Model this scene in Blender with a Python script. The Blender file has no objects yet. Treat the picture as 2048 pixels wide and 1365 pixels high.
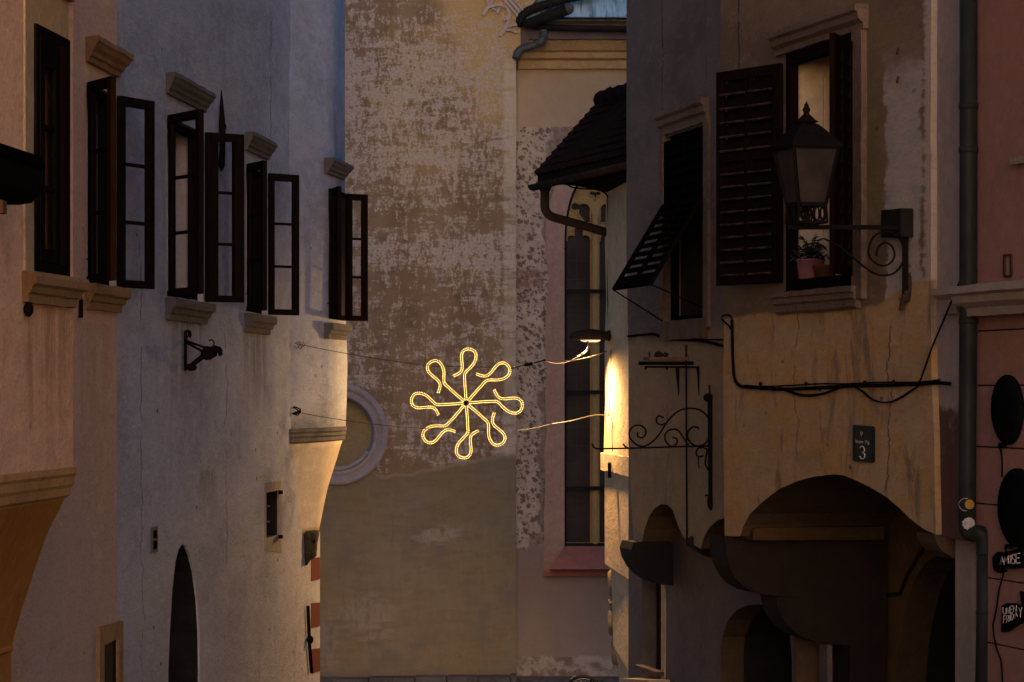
import bpy, bmesh, math, random
from mathutils import Vector, Matrix, noise as mnoise
from mathutils.geometry import tessellate_polygon
R = random.Random(7)
rad = math.radians
scene = bpy.context.scene
COL = scene.collection

# ------------------------------------------------------------------ camera geometry
F = 2048 * 100 / 36.0          # focal length in photo pixels (100 mm lens)
ZC = 4.25                      # eye height above the church foot
YH = 784                       # horizon row in the photo
def W(px, py, Y):
    return Vector(((px - 1024) / F * Y, Y, ZC + (YH - py) / F * Y))
def PZ(py, Y): return ZC + (YH - py) / F * Y
def PX(px, Y): return (px - 1024) / F * Y

class WL:
    """a vertical wall plane: x = x0 + m (y - y0); n points at the street"""
    def __init__(s, x0, y0, m, side):
        s.x0, s.y0, s.m = x0, y0, m
        k = math.hypot(1, m)
        s.t = Vector((m / k, 1 / k, 0))
        s.n = Vector((side / k, -side * m / k, 0))
        s.p0 = Vector((x0, y0, 0))
    def Y(s, px, d=0):
        a = s.x0 + d * s.n.x; b = s.y0 + d * s.n.y
        return (a - s.m * b) / ((px - 1024) / F - s.m)
    def at(s, px, py, d=0):
        return W(px, py, s.Y(px, d))
    def sz(s, px, py, d=0):
        p = s.at(px, py, d)
        return ((p - s.p0 - s.n * d).dot(s.t), p.z)
    def sY(s, y): return (y - s.y0) / s.t.y
    def P(s, a, z, d=0):
        v = s.p0 + s.t * a + s.n * d
        return Vector((v.x, v.y, z))
    def poly(s, pts, d=0): return [s.sz(x, y, d) for x, y in pts]

# ------------------------------------------------------------------ mesh builder
MATS = {}
class MB:
    def __init__(s): s.v = []; s.f = []
    def vert(s, p): s.v.append(Vector(p)); return len(s.v) - 1
    def face(s, idx, mat, sm=False): s.f.append((tuple(idx), mat, sm))
    def tess(s, idx, loops, mat):
        for tri in tessellate_polygon([[Vector((a, b, 0)) for a, b in l] for l in loops]):
            s.face([idx[i] for i in tri], mat)
    def prism(s, pts, vec, mat, sm=False):
        """ngon (3-D points) extruded by vec"""
        n = len(pts); vec = Vector(vec)
        a = [s.vert(p) for p in pts]; b = [s.vert(Vector(p) + vec) for p in pts]
        s.face(a, mat); s.face(b[::-1], mat)
        for i in range(n):
            j = (i + 1) % n
            s.face((a[i], a[j], b[j], b[i]), mat, sm)
    def box(s, c, u, v, w, mat):
        c = Vector(c); u, v, w = Vector(u), Vector(v), Vector(w)
        s.prism([c - u - v - w, c + u - v - w, c + u + v - w, c - u + v - w], w * 2, mat)
    def abox(s, lo, hi, mat):
        lo = Vector(lo); hi = Vector(hi); h = (hi - lo) / 2
        s.box((lo + hi) / 2, (h.x, 0, 0), (0, h.y, 0), (0, 0, h.z), mat)
    def bar(s, a, b, w, h, mat, up=(0, 0, 1)):
        a = Vector(a); b = Vector(b); d = (b - a)
        if d.length < 1e-6: return
        dn = d.normalized(); up = Vector(up)
        if abs(dn.dot(up)) > .98: up = Vector((0, 1, 0))
        r = dn.cross(up).normalized(); q = r.cross(dn)
        s.box((a + b) / 2, r * w / 2, q * h / 2, d / 2, mat)
    def tube(s, path, r, mat, n=8, closed=False, sm=True):
        path = [Vector(p) for p in path]; m = len(path)
        rr = r if isinstance(r, (list, tuple)) else [r] * m
        rings = []; prev = None
        for i, p in enumerate(path):
            if closed: d = path[(i + 1) % m] - path[i - 1]
            else: d = path[min(i + 1, m - 1)] - path[max(i - 1, 0)]
            d = d.normalized() if d.length > 1e-9 else Vector((0, 0, 1))
            if prev is None:
                a = Vector((0, 0, 1)) if abs(d.z) < .9 else Vector((1, 0, 0))
                u = d.cross(a).normalized()
            else:
                u = (prev - d * prev.dot(d))
                u = u.normalized() if u.length > 1e-6 else d.orthogonal().normalized()
            prev = u; w = d.cross(u)
            rings.append([s.vert(p + (u * math.cos(2 * math.pi * k / n) + w * math.sin(2 * math.pi * k / n)) * rr[i]) for k in range(n)])
        for i in range(m if closed else m - 1):
            A, B = rings[i], rings[(i + 1) % m]
            for k in range(n):
                s.face((A[k], A[(k + 1) % n], B[(k + 1) % n], B[k]), mat, sm)
        if not closed:
            s.face(rings[0][::-1], mat); s.face(rings[-1], mat)
    def lathe(s, c, ax, prof, n, mat, start=0.0, sm=True, arc=None, caps=True):
        """prof: (radius, height along ax)"""
        c = Vector(c); ax = Vector(ax).normalized(); u = ax.orthogonal().normalized()
        if abs(ax.z) > .9: u = Vector((1, 0, 0))
        w = ax.cross(u); rings = []
        tot = arc or 2 * math.pi; cnt = n if arc is None else n + 1
        for r, h in prof:
            rings.append([s.vert(c + ax * h + (u * math.cos(start + tot * k / n) + w * math.sin(start + tot * k / n)) * max(r, 1e-4)) for k in range(cnt)])
        for A, B in zip(rings, rings[1:]):
            for k in range(n):
                j = (k + 1) % cnt
                s.face((A[k], A[j], B[j], B[k]), mat, sm)
        if caps and arc is None:
            s.face(rings[0][::-1], mat); s.face(rings[-1], mat)
    def ball(s, c, rx, ry, rz, mat, nu=12, nv=8, wob=0.0, seed=0):
        c = Vector(c); rows = []
        for i in range(nv + 1):
            th = math.pi * i / nv; row = []
            for k in range(nu):
                ph = 2 * math.pi * k / nu
                d = Vector((math.sin(th) * math.cos(ph), math.sin(th) * math.sin(ph), math.cos(th)))
                f = 1 + wob * mnoise.noise(d * 2.3 + Vector((seed, seed * .7, 0)))
                row.append(s.vert(c + Vector((d.x * rx, d.y * ry, d.z * rz)) * f))
            rows.append(row)
        for A, B in zip(rows, rows[1:]):
            for k in range(nu):
                s.face((A[k], A[(k + 1) % nu], B[(k + 1) % nu], B[k]), mat, True)
    def build(s, name, parent=None, label=None, cat=None, group=None, kind=None, flag=None):
        me = bpy.data.meshes.new(name)
        root = parent
        while root is not None and root.parent is not None: root = root.parent
        if root is not None: org = root.location.copy()
        elif kind == 'structure': org = Vector((0, 0, 0))
        else:
            n = max(1, len(s.v))
            org = Vector((sum(v.x for v in s.v) / n, sum(v.y for v in s.v) / n, min(v.z for v in s.v)))
        me.from_pydata([tuple(v - org) for v in s.v], [], [f[0] for f in s.f])
        keys = []
        for f in s.f:
            if f[1] not in keys: keys.append(f[1])
        for k in keys: me.materials.append(MATS[k])
        for p, f in zip(me.polygons, s.f):
            p.material_index = keys.index(f[1]); p.use_smooth = f[2]
        bm = bmesh.new(); bm.from_mesh(me)
        bmesh.ops.remove_doubles(bm, verts=bm.verts, dist=2e-5)
        bmesh.ops.recalc_face_normals(bm, faces=bm.faces)
        bm.to_mesh(me); bm.free()
        o = bpy.data.objects.new(name, me); COL.objects.link(o)
        if parent is not None: o.parent = parent
        else: o.location = org
        for k, val in (('label', label), ('category', cat), ('group', group), ('kind', kind)):
            if val: o[k] = val
        return o

def thing(name, label, cat, loc, group=None):
    o = bpy.data.objects.new(name, None); COL.objects.link(o)
    o.location = loc; o.empty_display_size = .2
    o['label'] = label; o['category'] = cat
    if group: o['group'] = group
    return o

def jag(pts, step=.12, amp=.008, seed=0, closed=True):
    """subdivide a 2-D outline and roughen it like hand-worked plaster"""
    out = []; n = len(pts)
    for i in range(n if closed else n - 1):
        a = Vector(pts[i]); b = Vector(pts[(i + 1) % n])
        k = max(1, int((b - a).length / step))
        for j in range(k):
            p = a.lerp(b, j / k)
            q = Vector((p.x * 2.3, p.y * 2.3, seed)); q2 = Vector((p.x * 9, p.y * 9, seed + 5))
            out.append((p.x + amp * (mnoise.noise(q) + .4 * mnoise.noise(q2)), p.y + amp * .6 * mnoise.noise(q + Vector((7, 3, 1)))))
    if not closed: out.append(tuple(pts[-1]))
    return out

def spline(pts, k=6, closed=False):
    """Catmull-Rom through 2-D or 3-D points"""
    pts = [Vector(p) for p in pts]; n = len(pts); out = []
    for i in range(n if closed else n - 1):
        if closed: p0, p1, p2, p3 = pts[i - 1], pts[i], pts[(i + 1) % n], pts[(i + 2) % n]
        else: p0, p1, p2, p3 = pts[max(i - 1, 0)], pts[i], pts[i + 1], pts[min(i + 2, n - 1)]
        for j in range(k):
            t = j / k
            out.append(.5 * ((2 * p1) + (p2 - p0) * t + (2 * p0 - 5 * p1 + 4 * p2 - p3) * t * t + (3 * p1 - p0 - 3 * p2 + p3) * t ** 3))
    if not closed: out.append(pts[-1])
    return out

def wall_mesh(mb, wl, outline, holes, depth, mat, under=None, zmax=0, amp=.008, seed=1):
    """thick wall: outline and holes in (s,z); a hole is (poly, reveal, niche, reveal material, niche material)"""
    o = jag(outline, .15, amp, seed)
    loops = [o]; hs = []
    for h in holes:
        p = jag(h[0], .12, amp * .6, seed + 2) ; hs.append((p,) + tuple(h[1:])); loops.append(p)
    idx = []
    for l in loops: idx.append([mb.vert(wl.P(a, z, 0)) for a, z in l])
    mb.tess(sum(idx, []), loops, mat)
    def ring(l, d): return [mb.vert(wl.P(a, z, d)) for a, z in l]
    def strip(A, B, m):
        for i in range(len(A)):
            j = (i + 1) % len(A); mb.face((A[i], A[j], B[j], B[i]), m)
    b = ring(o, -depth); mb.tess(b, [o], mat)
    for i in range(len(o)):
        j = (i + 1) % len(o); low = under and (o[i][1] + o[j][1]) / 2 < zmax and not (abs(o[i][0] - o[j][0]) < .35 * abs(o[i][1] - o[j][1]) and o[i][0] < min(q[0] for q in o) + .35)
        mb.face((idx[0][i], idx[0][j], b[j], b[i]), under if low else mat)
    for k, (p, rev, niche, m1, m2) in enumerate(hs):
        r1 = ring(p, -rev); strip(idx[k + 1], r1, m1)
        r2 = ring(p, -niche); strip(r1, r2, m2); mb.tess(r2, [p], m2)

def slab(mb, wl, pts_px, d0, d1, mat, amp=0, seed=0, step=.08):
    """pixel polygon traced on the wall, standing d0..d1 proud of it"""
    p = wl.poly(pts_px, d1)
    if amp: p = jag(p, step, amp, seed)
    a = [mb.vert(wl.P(s, z, d1)) for s, z in p]; b = [mb.vert(wl.P(s, z, d0)) for s, z in p]
    mb.tess(a, [p], mat); mb.tess(b, [p], mat)
    for i in range(len(p)):
        j = (i + 1) % len(p); mb.face((a[i], a[j], b[j], b[i]), mat)

HOOD = [(-.03, 0), (.15, 0), (.155, -.035), (.135, -.05), (.12, -.075), (.085, -.10), (.075, -.125), (.05, -.135), (.045, -.17), (-.03, -.17)]
SILL = [(-.03, 0), (.13, 0), (.14, -.025), (.135, -.07), (.10, -.085), (.085, -.12), (.06, -.13), (.055, -.18), (-.03, -.18)]
def moulding(mb, wl, s0, s1, z, prof, mat, k=1.0, ret=True, seed=0, depth_scale=1.0):
    n = max(3, int((s1 - s0) / .07)); rings = []
    for i in range(n + 1):
        f = i / n; ring = []
        for d, dz in prof:
            d2 = d * depth_scale
            e = max(d2, 0) if ret else 0
            a = (s0 - e) * (1 - f) + (s1 + e) * f
            q = Vector((a * 6, d * 9, z + dz * 9 + seed))
            j = .006 * mnoise.noise(q)
            ring.append(mb.vert(wl.P(a + j, z + dz * k + j, d2 + (j if d > 0 else 0))))
        rings.append(ring)
    m = len(prof)
    for A, B in zip(rings, rings[1:]):
        for i in range(m): mb.face((A[i], A[(i + 1) % m], B[(i + 1) % m], B[i]), mat)
    mb.face(rings[0], mat); mb.face(rings[-1][::-1], mat)

# ------------------------------------------------------------------ node helper
class S:
    def __init__(s, t, k): s.t = t; s.k = k
    def _b(s, op, o, rev=False, cl=False):
        n = s.t.n('ShaderNodeMath'); n.operation = op; n.use_clamp = cl
        a, b = (o, s) if rev else (s, o)
        for i, q in enumerate((a, b)):
            if q is None: continue
            if isinstance(q, S): s.t.l(q.k, n.inputs[i])
            else: n.inputs[i].default_value = q
        return S(s.t, n.outputs[0])
    def __add__(s, o): return s._b('ADD', o)
    __radd__ = __add__
    def __mul__(s, o): return s._b('MULTIPLY', o)
    __rmul__ = __mul__
    def __sub__(s, o): return s._b('SUBTRACT', o)
    def __rsub__(s, o): return s._b('SUBTRACT', o, True)
    def __truediv__(s, o): return s._b('DIVIDE', o)
    def max(s, o): return s._b('MAXIMUM', o)
    def min(s, o): return s._b('MINIMUM', o)
    def abs(s): return s._b('ABSOLUTE', None)
    def fract(s): return s._b('FRACT', None)
    def floor(s): return s._b('FLOOR', None)
    def sqrt(s): return s._b('SQRT', None)
    def up(s, a, b):
        """0 below a, 1 above b, smooth"""
        n = s.t.n('ShaderNodeMapRange'); n.interpolation_type = 'SMOOTHSTEP'
        s.t.l(s.k, n.inputs[0]); n.inputs[1].default_value = a; n.inputs[2].default_value = b
        if a > b:
            n.inputs[1].default_value = b; n.inputs[2].default_value = a; n.inputs[3].default_value = 1; n.inputs[4].default_value = 0
        return S(s.t, n.outputs[0])
    def band(s, a, b, e): return s.up(a - e, a + e) * s.up(b + e, b - e)

class NT:
    def __init__(s, name):
        m = bpy.data.materials.new(name); m.use_nodes = True; MATS[name] = m
        s.m = m; s.nt = m.node_tree; s.nt.nodes.clear()
        s.out = s.n('ShaderNodeOutputMaterial'); s.bsdf = s.n('ShaderNodeBsdfPrincipled')
        s.l(s.bsdf.outputs[0], s.out.inputs[0])
        g = s.n('ShaderNodeNewGeometry'); x = s.n('ShaderNodeSeparateXYZ'); s.l(g.outputs['Position'], x.inputs[0])
        s.X, s.Y, s.Z = (S(s, x.outputs[i]) for i in range(3))
    def n(s, k): return s.nt.nodes.new(k)
    def l(s, a, b): s.nt.links.new(a, b)
    def vec(s, x, y, z):
        n = s.n('ShaderNodeCombineXYZ')
        for i, q in enumerate((x, y, z)):
            if isinstance(q, S): s.l(q.k, n.inputs[i])
            else: n.inputs[i].default_value = q
        return n.outputs[0]
    def noise(s, v, sc=1, det=5, ro=.55, dist=0):
        n = s.n('ShaderNodeTexNoise'); s.l(v, n.inputs['Vector'])
        n.inputs['Scale'].default_value = sc; n.inputs['Detail'].default_value = det
        n.inputs['Roughness'].default_value = ro; n.inputs['Distortion'].default_value = dist
        return S(s, n.outputs['Fac'])
    def voro(s, v, sc=1, rnd=1, feat='F1'):
        n = s.n('ShaderNodeTexVoronoi'); n.feature = feat; s.l(v, n.inputs['Vector'])
        n.inputs['Scale'].default_value = sc; n.inputs['Randomness'].default_value = rnd
        return S(s, n.outputs['Distance']), n
    def mix(s, f, a, b, mode='MIX'):
        n = s.n('ShaderNodeMix'); n.data_type = 'RGBA'; n.blend_type = mode
        if isinstance(f, S): s.l(f.k, n.inputs[0])
        else: n.inputs[0].default_value = f
        for i, q in ((6, a), (7, b)):
            if isinstance(q, (tuple, list)): n.inputs[i].default_value = tuple(q) + ((1,) if len(q) == 3 else ())
            else: s.l(q, n.inputs[i])
        return n.outputs[2]
    def base(s, c, rough=.9, metal=0, spec=.3):
        b = s.bsdf
        if isinstance(c, (tuple, list)): b.inputs['Base Color'].default_value = tuple(c) + (1,)
        else: s.l(c, b.inputs['Base Color'])
        if isinstance(rough, S): s.l(rough.k, b.inputs['Roughness'])
        else: b.inputs['Roughness'].default_value = rough
        b.inputs['Metallic'].default_value = metal; b.inputs['Specular IOR Level'].default_value = spec
        return s
    def bump(s, h, st=.4, dist=.02):
        n = s.n('ShaderNodeBump'); n.inputs['Strength'].default_value = st; n.inputs['Distance'].default_value = dist
        s.l(h.k, n.inputs['Height']); s.l(n.outputs[0], s.bsdf.inputs['Normal'])
    def emit(s, c, st):
        s.bsdf.inputs['Emission Color'].default_value = tuple(c) + (1,)
        s.bsdf.inputs['Emission Strength'].default_value = st

def plaster(name, base, var, dirt, streak=.5, speck=.5, bump=.5, zones=None, fine=1.0, q=1.0):
    t = NT(name); X, Y, Z = t.X, t.Y, t.Z; P = t.vec(X * q, Y * q, Z)
    n1 = t.noise(P, 1.3, 6, .6); n2 = t.noise(t.vec(X * 5 * q, Y * 5 * q, Z * 1.0), 1, 8, .72, .6)
    n3 = t.noise(P, 38 * fine, 4, .6); n4 = t.noise(P, 9 * fine, 8, .68)
    c = t.mix(n1.up(.36, .64), base, var)
    c = t.mix(n4.up(.42, .66) * .5, c, tuple(min(1, k * 1.25) for k in base))
    if zones: c = zones(t, c, n1, n2, n3, n4)
    c = t.mix(n2.up(.52, .74) * n1.up(.40, .58) * streak, c, dirt)
    n5 = t.noise(t.vec(X * q + 3, Y * q, Z), 3.2, 9, .74, .4); c = t.mix(n5.up(.55, .68) * .34, c, dirt); c = t.mix(n5.up(.44, .32) * .3, c, tuple(min(1, k * 1.3) for k in base))
    v, _ = t.voro(t.vec(X * q, Y * q, Z * .8), 5.5)
    spots = v.up(.13, .04) * t.noise(P, 2.1, 3).up(.5, .62)
    c = t.mix(spots * speck, c, tuple(k * .45 for k in dirt))
    c = t.mix(n3.up(.5, .72) * .22, c, tuple(k * .5 for k in dirt))
    t.base(c, .93, 0, .15)
    t.bump(n4 * .7 + n3 * .25 + n1 * .6, bump, .03)
    return t

# ------------------------------------------------------------------ materials
def church_buttress():
    t = NT('church_buttress_plaster'); X, Y, Z = t.X, t.Y, t.Z
    U = X * (F / 42) + 1024; V = (Z - ZC) * (-F / 42) + YH
    nv = t.noise(t.vec(X * 11, 3.1, Z * 4.2), 1, 9, .72, .25)
    nh = t.noise(t.vec(X * 2.8, 9.7, Z * 11), 1, 8, .7, .35)
    nb = t.noise(t.vec(X * .55, 1.7, Z * .55), 1, 4, .5)
    nf = t.noise(t.vec(X * 26, 0, Z * 26), 1, 6, .75)
    nl = t.noise(t.vec(X * 1.1, 5.0, Z * .7), 1, 5, .6)
    brown = t.mix(nl.up(.35, .65), (.19, .12, .075), (.245, .162, .098))
    brown = t.mix(t.noise(t.vec(X * 3, 2, Z * 5), 1, 6, .6).up(.5, .7) * .5, brown, (.12, .088, .062))
    # where the lime wash survives: more above, banded
    hv = V.band(90, 330, 60) * .055 + V.band(470, 540, 25) * .05 + V.band(820, 930, 40) * .045 + V.band(330, 930, 60) * .022 + V.up(250, 0) * .02 + U.up(760, 690) * .03
    f = nv * .44 + nh * .34 + nf * .22 + hv - .006 + (nb - .5) * .16
    fl = f.up(.52, .585)
    lime = t.mix(nf.up(.35, .65), (.34, .27, .235), (.52, .43, .375))
    c = t.mix(fl * .78, brown, lime)
    # ochre colour wash, mostly towards the upper right
    oc = (nl * 200 + U - V * .42).up(930, 1010) * V.up(560, 380)
    oc2 = (nb + (nv - .5) * .5).up(.56, .66) * V.up(460, 300) * .5
    ochre = t.mix(nf.up(.3, .7), (.44, .29, .12), (.52, .36, .16))
    c = t.mix(oc.max(oc2) * f.up(.66, .50) * .75, c, ochre)
    # stone corner strip
    c = t.mix(U.up(1004, 1012) * V.up(100, 140) * V.up(1000, 900) * nh.up(.3, .5) * .55, c, (.52, .42, .33))
    # smooth repaired lower part with a ragged edge
    edge = V + (nb - .5) * 60 + (t.noise(t.vec(X * 5, 4, 0.0), 1, 5, .6) - .5) * 26 + (U - 870) * .16 - U.up(770, 690) * -40
    low = (edge + (nv - .5) * 50 + (nf - .5) * 22).up(930, 942)
    lc = t.mix(t.noise(t.vec(X * .8, 8, Z * .8), 1, 6, .62).up(.35, .65), (.205, .152, .085), (.195, .158, .115))
    lc = t.mix(nh.up(.46, .62) * .45, lc, (.155, .115, .072)); lc = t.mix(nv.up(.5, .64) * .35, lc, (.235, .19, .145)); lc = t.mix(t.noise(t.vec(X * 6, 2.0, Z * .5), 1, 6, .7).up(.54, .68) * .4, lc, (.13, .10, .072))
    lc = t.mix(t.noise(t.vec(X * 1.5, 4, Z * 1.1), 1, 5, .6).up(.48, .66) * V.up(980, 1100), lc, (.155, .128, .105))
    lc = t.mix(nf.up(.45, .75) * .25, lc, (.11, .085, .062))
    def patch(u, v, a, b, st):
        d = (((U - u) / a) * ((U - u) / a) + ((V - v) / b) * ((V - v) / b)).sqrt() + (nh - .5) * 3.2 + (nv - .5) * 2.2
        return d.up(1.1, .5) * nv.up(.38, .56) * st
    lc = t.mix(patch(878, 1068, 52, 20, .75), lc, (.30, .25, .22))
    lc = t.mix(patch(735, 1235, 62, 52, .6).max(patch(655, 1290, 25, 70, .5)), lc, (.27, .225, .20))
    c = t.mix(low, c, lc)
    c = t.mix((edge.band(932, 938, 2)) * .22, c, (.42, .34, .26))
    c = t.mix(V.up(1335, 1358) * .6, c, (.12, .10, .085))
    t.base(c, .95, 0, .1)
    t.bump(f * .8 + nf * .3 - low * .25, .45, .03)

def church_nave():
    t = NT('church_nave_plaster'); X, Y, Z = t.X, t.Y, t.Z
    k = F / 42.5
    U = X * k + 1024; V = (Z - ZC) * -k + YH
    P = t.vec(X, 0.5, Z)
    n1 = t.noise(P, 1.1, 6, .6); n4 = t.noise(P, 7, 7, .65); n3 = t.noise(P, 40, 4, .6)
    up_ = t.mix(n1.up(.35, .65), (.37, .255, .165), (.43, .315, .22))
    up_ = t.mix((V + n4 * 60).up(200, 130) * .55, up_, (.47, .30, .13))
    # rubble showing through lime mortar
    wob = (n4 - .5) * .06
    w2 = (t.noise(P, 16, 5, .7) - .5) * .13; w3 = (t.noise(t.vec(Z, 1.0, X), 16, 5, .7) - .5) * .13
    hole = None
    for sc_, th in ((12.0, .60), (21.0, .60)):
        vd, vn = t.voro(t.vec(X + w2 + Z * .25, 0.3, Z + w3), sc_, 1)
        vc = t.n('ShaderNodeSeparateColor'); t.l(vn.outputs['Color'], vc.inputs[0]); rnd = S(t, vc.outputs[0])
        h_ = (vd + (1 - rnd) * .62).up(th, th - .07)
        hole = h_ if hole is None else hole.max(h_)
    hole = hole * t.noise(P, 2.6, 4, .6).up(.30, .42)
    rough = t.noise(P, 13, 7, .7)
    mort = t.mix(n4.up(.4, .65), (.41, .315, .26), (.50, .40, .335))
    rb = t.mix(hole * .92, mort, t.mix(rough.up(.3, .7), (.10, .07, .052), (.19, .13, .10)))
    big = (t.noise(t.vec(X * 1.3, 2.2, Z * .9), 1, 4, .55) + (U - 1060) * .0042)
    rb = t.mix(big.up(.60, .65), rb, t.mix(rough.up(.35, .65), (.17, .125, .10), (.31, .235, .19)))
    brick = V.band(540, 580, 4) * U.up(1100, 1075)
    rb = t.mix(brick * rough.up(.35, .55) * .8, rb, (.21, .10, .08))
    dn = t.mix(n1.up(.35, .65), (.25, .187, .165), (.285, .22, .19))
    dn = t.mix((V + n4 * 14).up(1318, 1322), dn, t.mix(n4.up(.4, .6), (.19, .14, .115), (.36, .30, .27)))
    c = t.mix((V + n3 * 4).up(254, 258), up_, rb)
    c = t.mix((V + n4 * 60 + n1 * 60).up(1150, 1160), c, dn)
    c = t.mix(n3.up(.5, .75) * .22, c, (.12, .09, .07))
    t.base(c, .95, 0, .1)
    t.bump(n4 * .6 + n3 * .2 - hole * .6 * V.band(256, 1120, 5), .5, .03)


def simple(name, c, c2=None, rough=.6, metal=0, sc=8, spec=.1, bump=.15, stretch=(1, 1, 1)):
    t = NT(name); P = t.vec(t.X * stretch[0], t.Y * stretch[1], t.Z * stretch[2])
    n = t.noise(P, sc, 6, .65); n2 = t.noise(P, sc * 6, 4, .6)
    c2 = c2 or tuple(k * .65 for k in c)
    cc = t.mix(n.up(.35, .65), c, c2); cc = t.mix(n2.up(.55, .75) * .3, cc, tuple(k * .5 for k in c2))
    t.base(cc, n * .3 + (rough - .15), metal, spec)
    if bump: t.bump(n * .6 + n2 * .4, bump, .01)
    return t

def glass(name, tint=(.93, .93, .95), gl=.10):
    t = NT(name); t.nt.nodes.remove(t.bsdf)
    a = t.n('ShaderNodeBsdfTransparent'); a.inputs[0].default_value = tint + (1,)
    g = t.n('ShaderNodeBsdfGlossy'); g.inputs['Roughness'].default_value = .04
    fr = t.n('ShaderNodeFresnel'); fr.inputs[0].default_value = 1.45
    m = t.n('ShaderNodeMixShader'); m.inputs[0].default_value = gl * .03
    t.l(a.outputs[0], m.inputs[1]); t.l(g.outputs[0], m.inputs[2]); t.l(m.outputs[0], t.out.inputs[0])

church_buttress(); church_nave()
def crack(t, c, yc, z0, z1, col, w=.02, amp=.35, sc=1.6):
    wob = t.noise(t.vec(0.3, yc, t.Z), sc, 6, .65)
    d = (t.Y - yc + (wob - .5) * amp).abs()
    return t.mix(d.up(w, w * .3) * t.Z.band(z0, z1, .08) * t.noise(t.vec(t.X, t.Y, t.Z), 6, 3).up(.35, .5), c, col)

def drips(t, c, items, col, st=.6):
    fin = t.noise(t.vec(t.X * 4, t.Y * 4, t.Z * .5), 1, 6, .7)
    for yc, hw, zt, ln in items:
        m = ((t.Y - yc).abs() + (fin - .5) * .5).up(hw + .12, hw - .2) * t.Z.up(zt - ln, zt - ln * .1) * t.Z.up(zt + .05, zt) * fin.up(.38, .62)
        c = t.mix(m * st, c, col)
    return c
def z_peach(t, c, n1, n2, n3, n4):
    c = drips(t, c, ((17.3, .6, 4.75, 1.2), (16.8, .1, 4.7, 1.2), (21.8, .7, 4.75, 1.4)), (.36, .17, .07), .7)
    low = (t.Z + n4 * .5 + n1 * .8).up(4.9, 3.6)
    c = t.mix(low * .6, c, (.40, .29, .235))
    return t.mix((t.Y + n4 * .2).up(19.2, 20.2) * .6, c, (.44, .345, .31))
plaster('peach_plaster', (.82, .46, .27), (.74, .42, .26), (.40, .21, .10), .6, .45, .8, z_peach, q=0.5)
def z_white(t, c, n1, n2, n3, n4):
    c = crack(t, c, 27.2, 2.4, 4.8, (.13, .11, .10), .03, 1.2); c = crack(t, c, 29.7, 5.4, 8.5, (.15, .13, .13), .03, 1.0); c = crack(t, c, 23.4, 2.0, 5.5, (.14, .12, .11), .02, .8)
    c = drips(t, c, ((25.2, .9, 4.90, 1.3), (28.8, .8, 4.85, 1.2), (24.1, .12, 4.6, 1.0), (26.2, .5, 3.5, .5), (30.2, .4, 3.2, 1.0)), (.14, .115, .10))
    c = t.mix((t.Z + n4 * .6 + (n2 - .5) * 1.6).up(4.2, 2.6) * .35, c, (.45, .375, .30))  # warm lamp glow painted into the lower wall's colour
    return c
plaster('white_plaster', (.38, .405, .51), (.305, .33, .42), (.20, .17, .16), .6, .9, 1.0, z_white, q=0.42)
plaster('corbel_ochre', (.80, .41, .10), (.70, .36, .09), (.46, .24, .07), .4, .2, .4)
plaster('oriel_plaster', (.56, .48, .39), (.52, .45, .38), (.34, .26, .18), .45, .5, .5, q=0.6)
plaster('hood_stone', (.125, .115, .118), (.095, .087, .09), (.06, .05, .045), .8, .4, .9, None, 2)
plaster('hood_stone_ochre', (.31, .175, .08), (.22, .13, .065), (.09, .06, .035), .8, .4, .9, None, 2)
plaster('reveal_stone', (.46, .31, .16), (.40, .28, .16), (.2, .13, .07), .5, .5, .9)
plaster('old_carved_stone', (.085, .062, .032), (.05, .038, .022), (.025, .02, .012), .9, .6, 1.0, None, 2)
plaster('red_paint', (.115, .028, .02), (.095, .025, .019), (.16, .06, .05), .4, .3, .3)
plaster('annex_plaster', (.44, .33, .22), (.38, .28, .18), (.19, .12, .065), .8, .8, 1.0, q=0.5)
plaster('annex_rubble', (.22, .16, .10), (.16, .12, .08), (.08, .06, .04), .6, .9, 1.0, None, 1.6)
ZB_D = PZ(672, 29.5)
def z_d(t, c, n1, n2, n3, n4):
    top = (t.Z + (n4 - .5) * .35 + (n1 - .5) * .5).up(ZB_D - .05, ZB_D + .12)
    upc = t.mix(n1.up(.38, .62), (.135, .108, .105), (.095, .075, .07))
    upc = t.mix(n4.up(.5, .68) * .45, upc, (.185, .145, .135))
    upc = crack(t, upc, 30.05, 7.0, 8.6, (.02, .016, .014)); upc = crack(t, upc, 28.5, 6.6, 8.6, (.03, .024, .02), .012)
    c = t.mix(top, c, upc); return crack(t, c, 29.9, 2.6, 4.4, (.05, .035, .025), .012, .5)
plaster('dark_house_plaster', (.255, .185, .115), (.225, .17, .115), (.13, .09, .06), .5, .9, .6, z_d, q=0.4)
ZB_E = PZ(622, 24.4)
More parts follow.
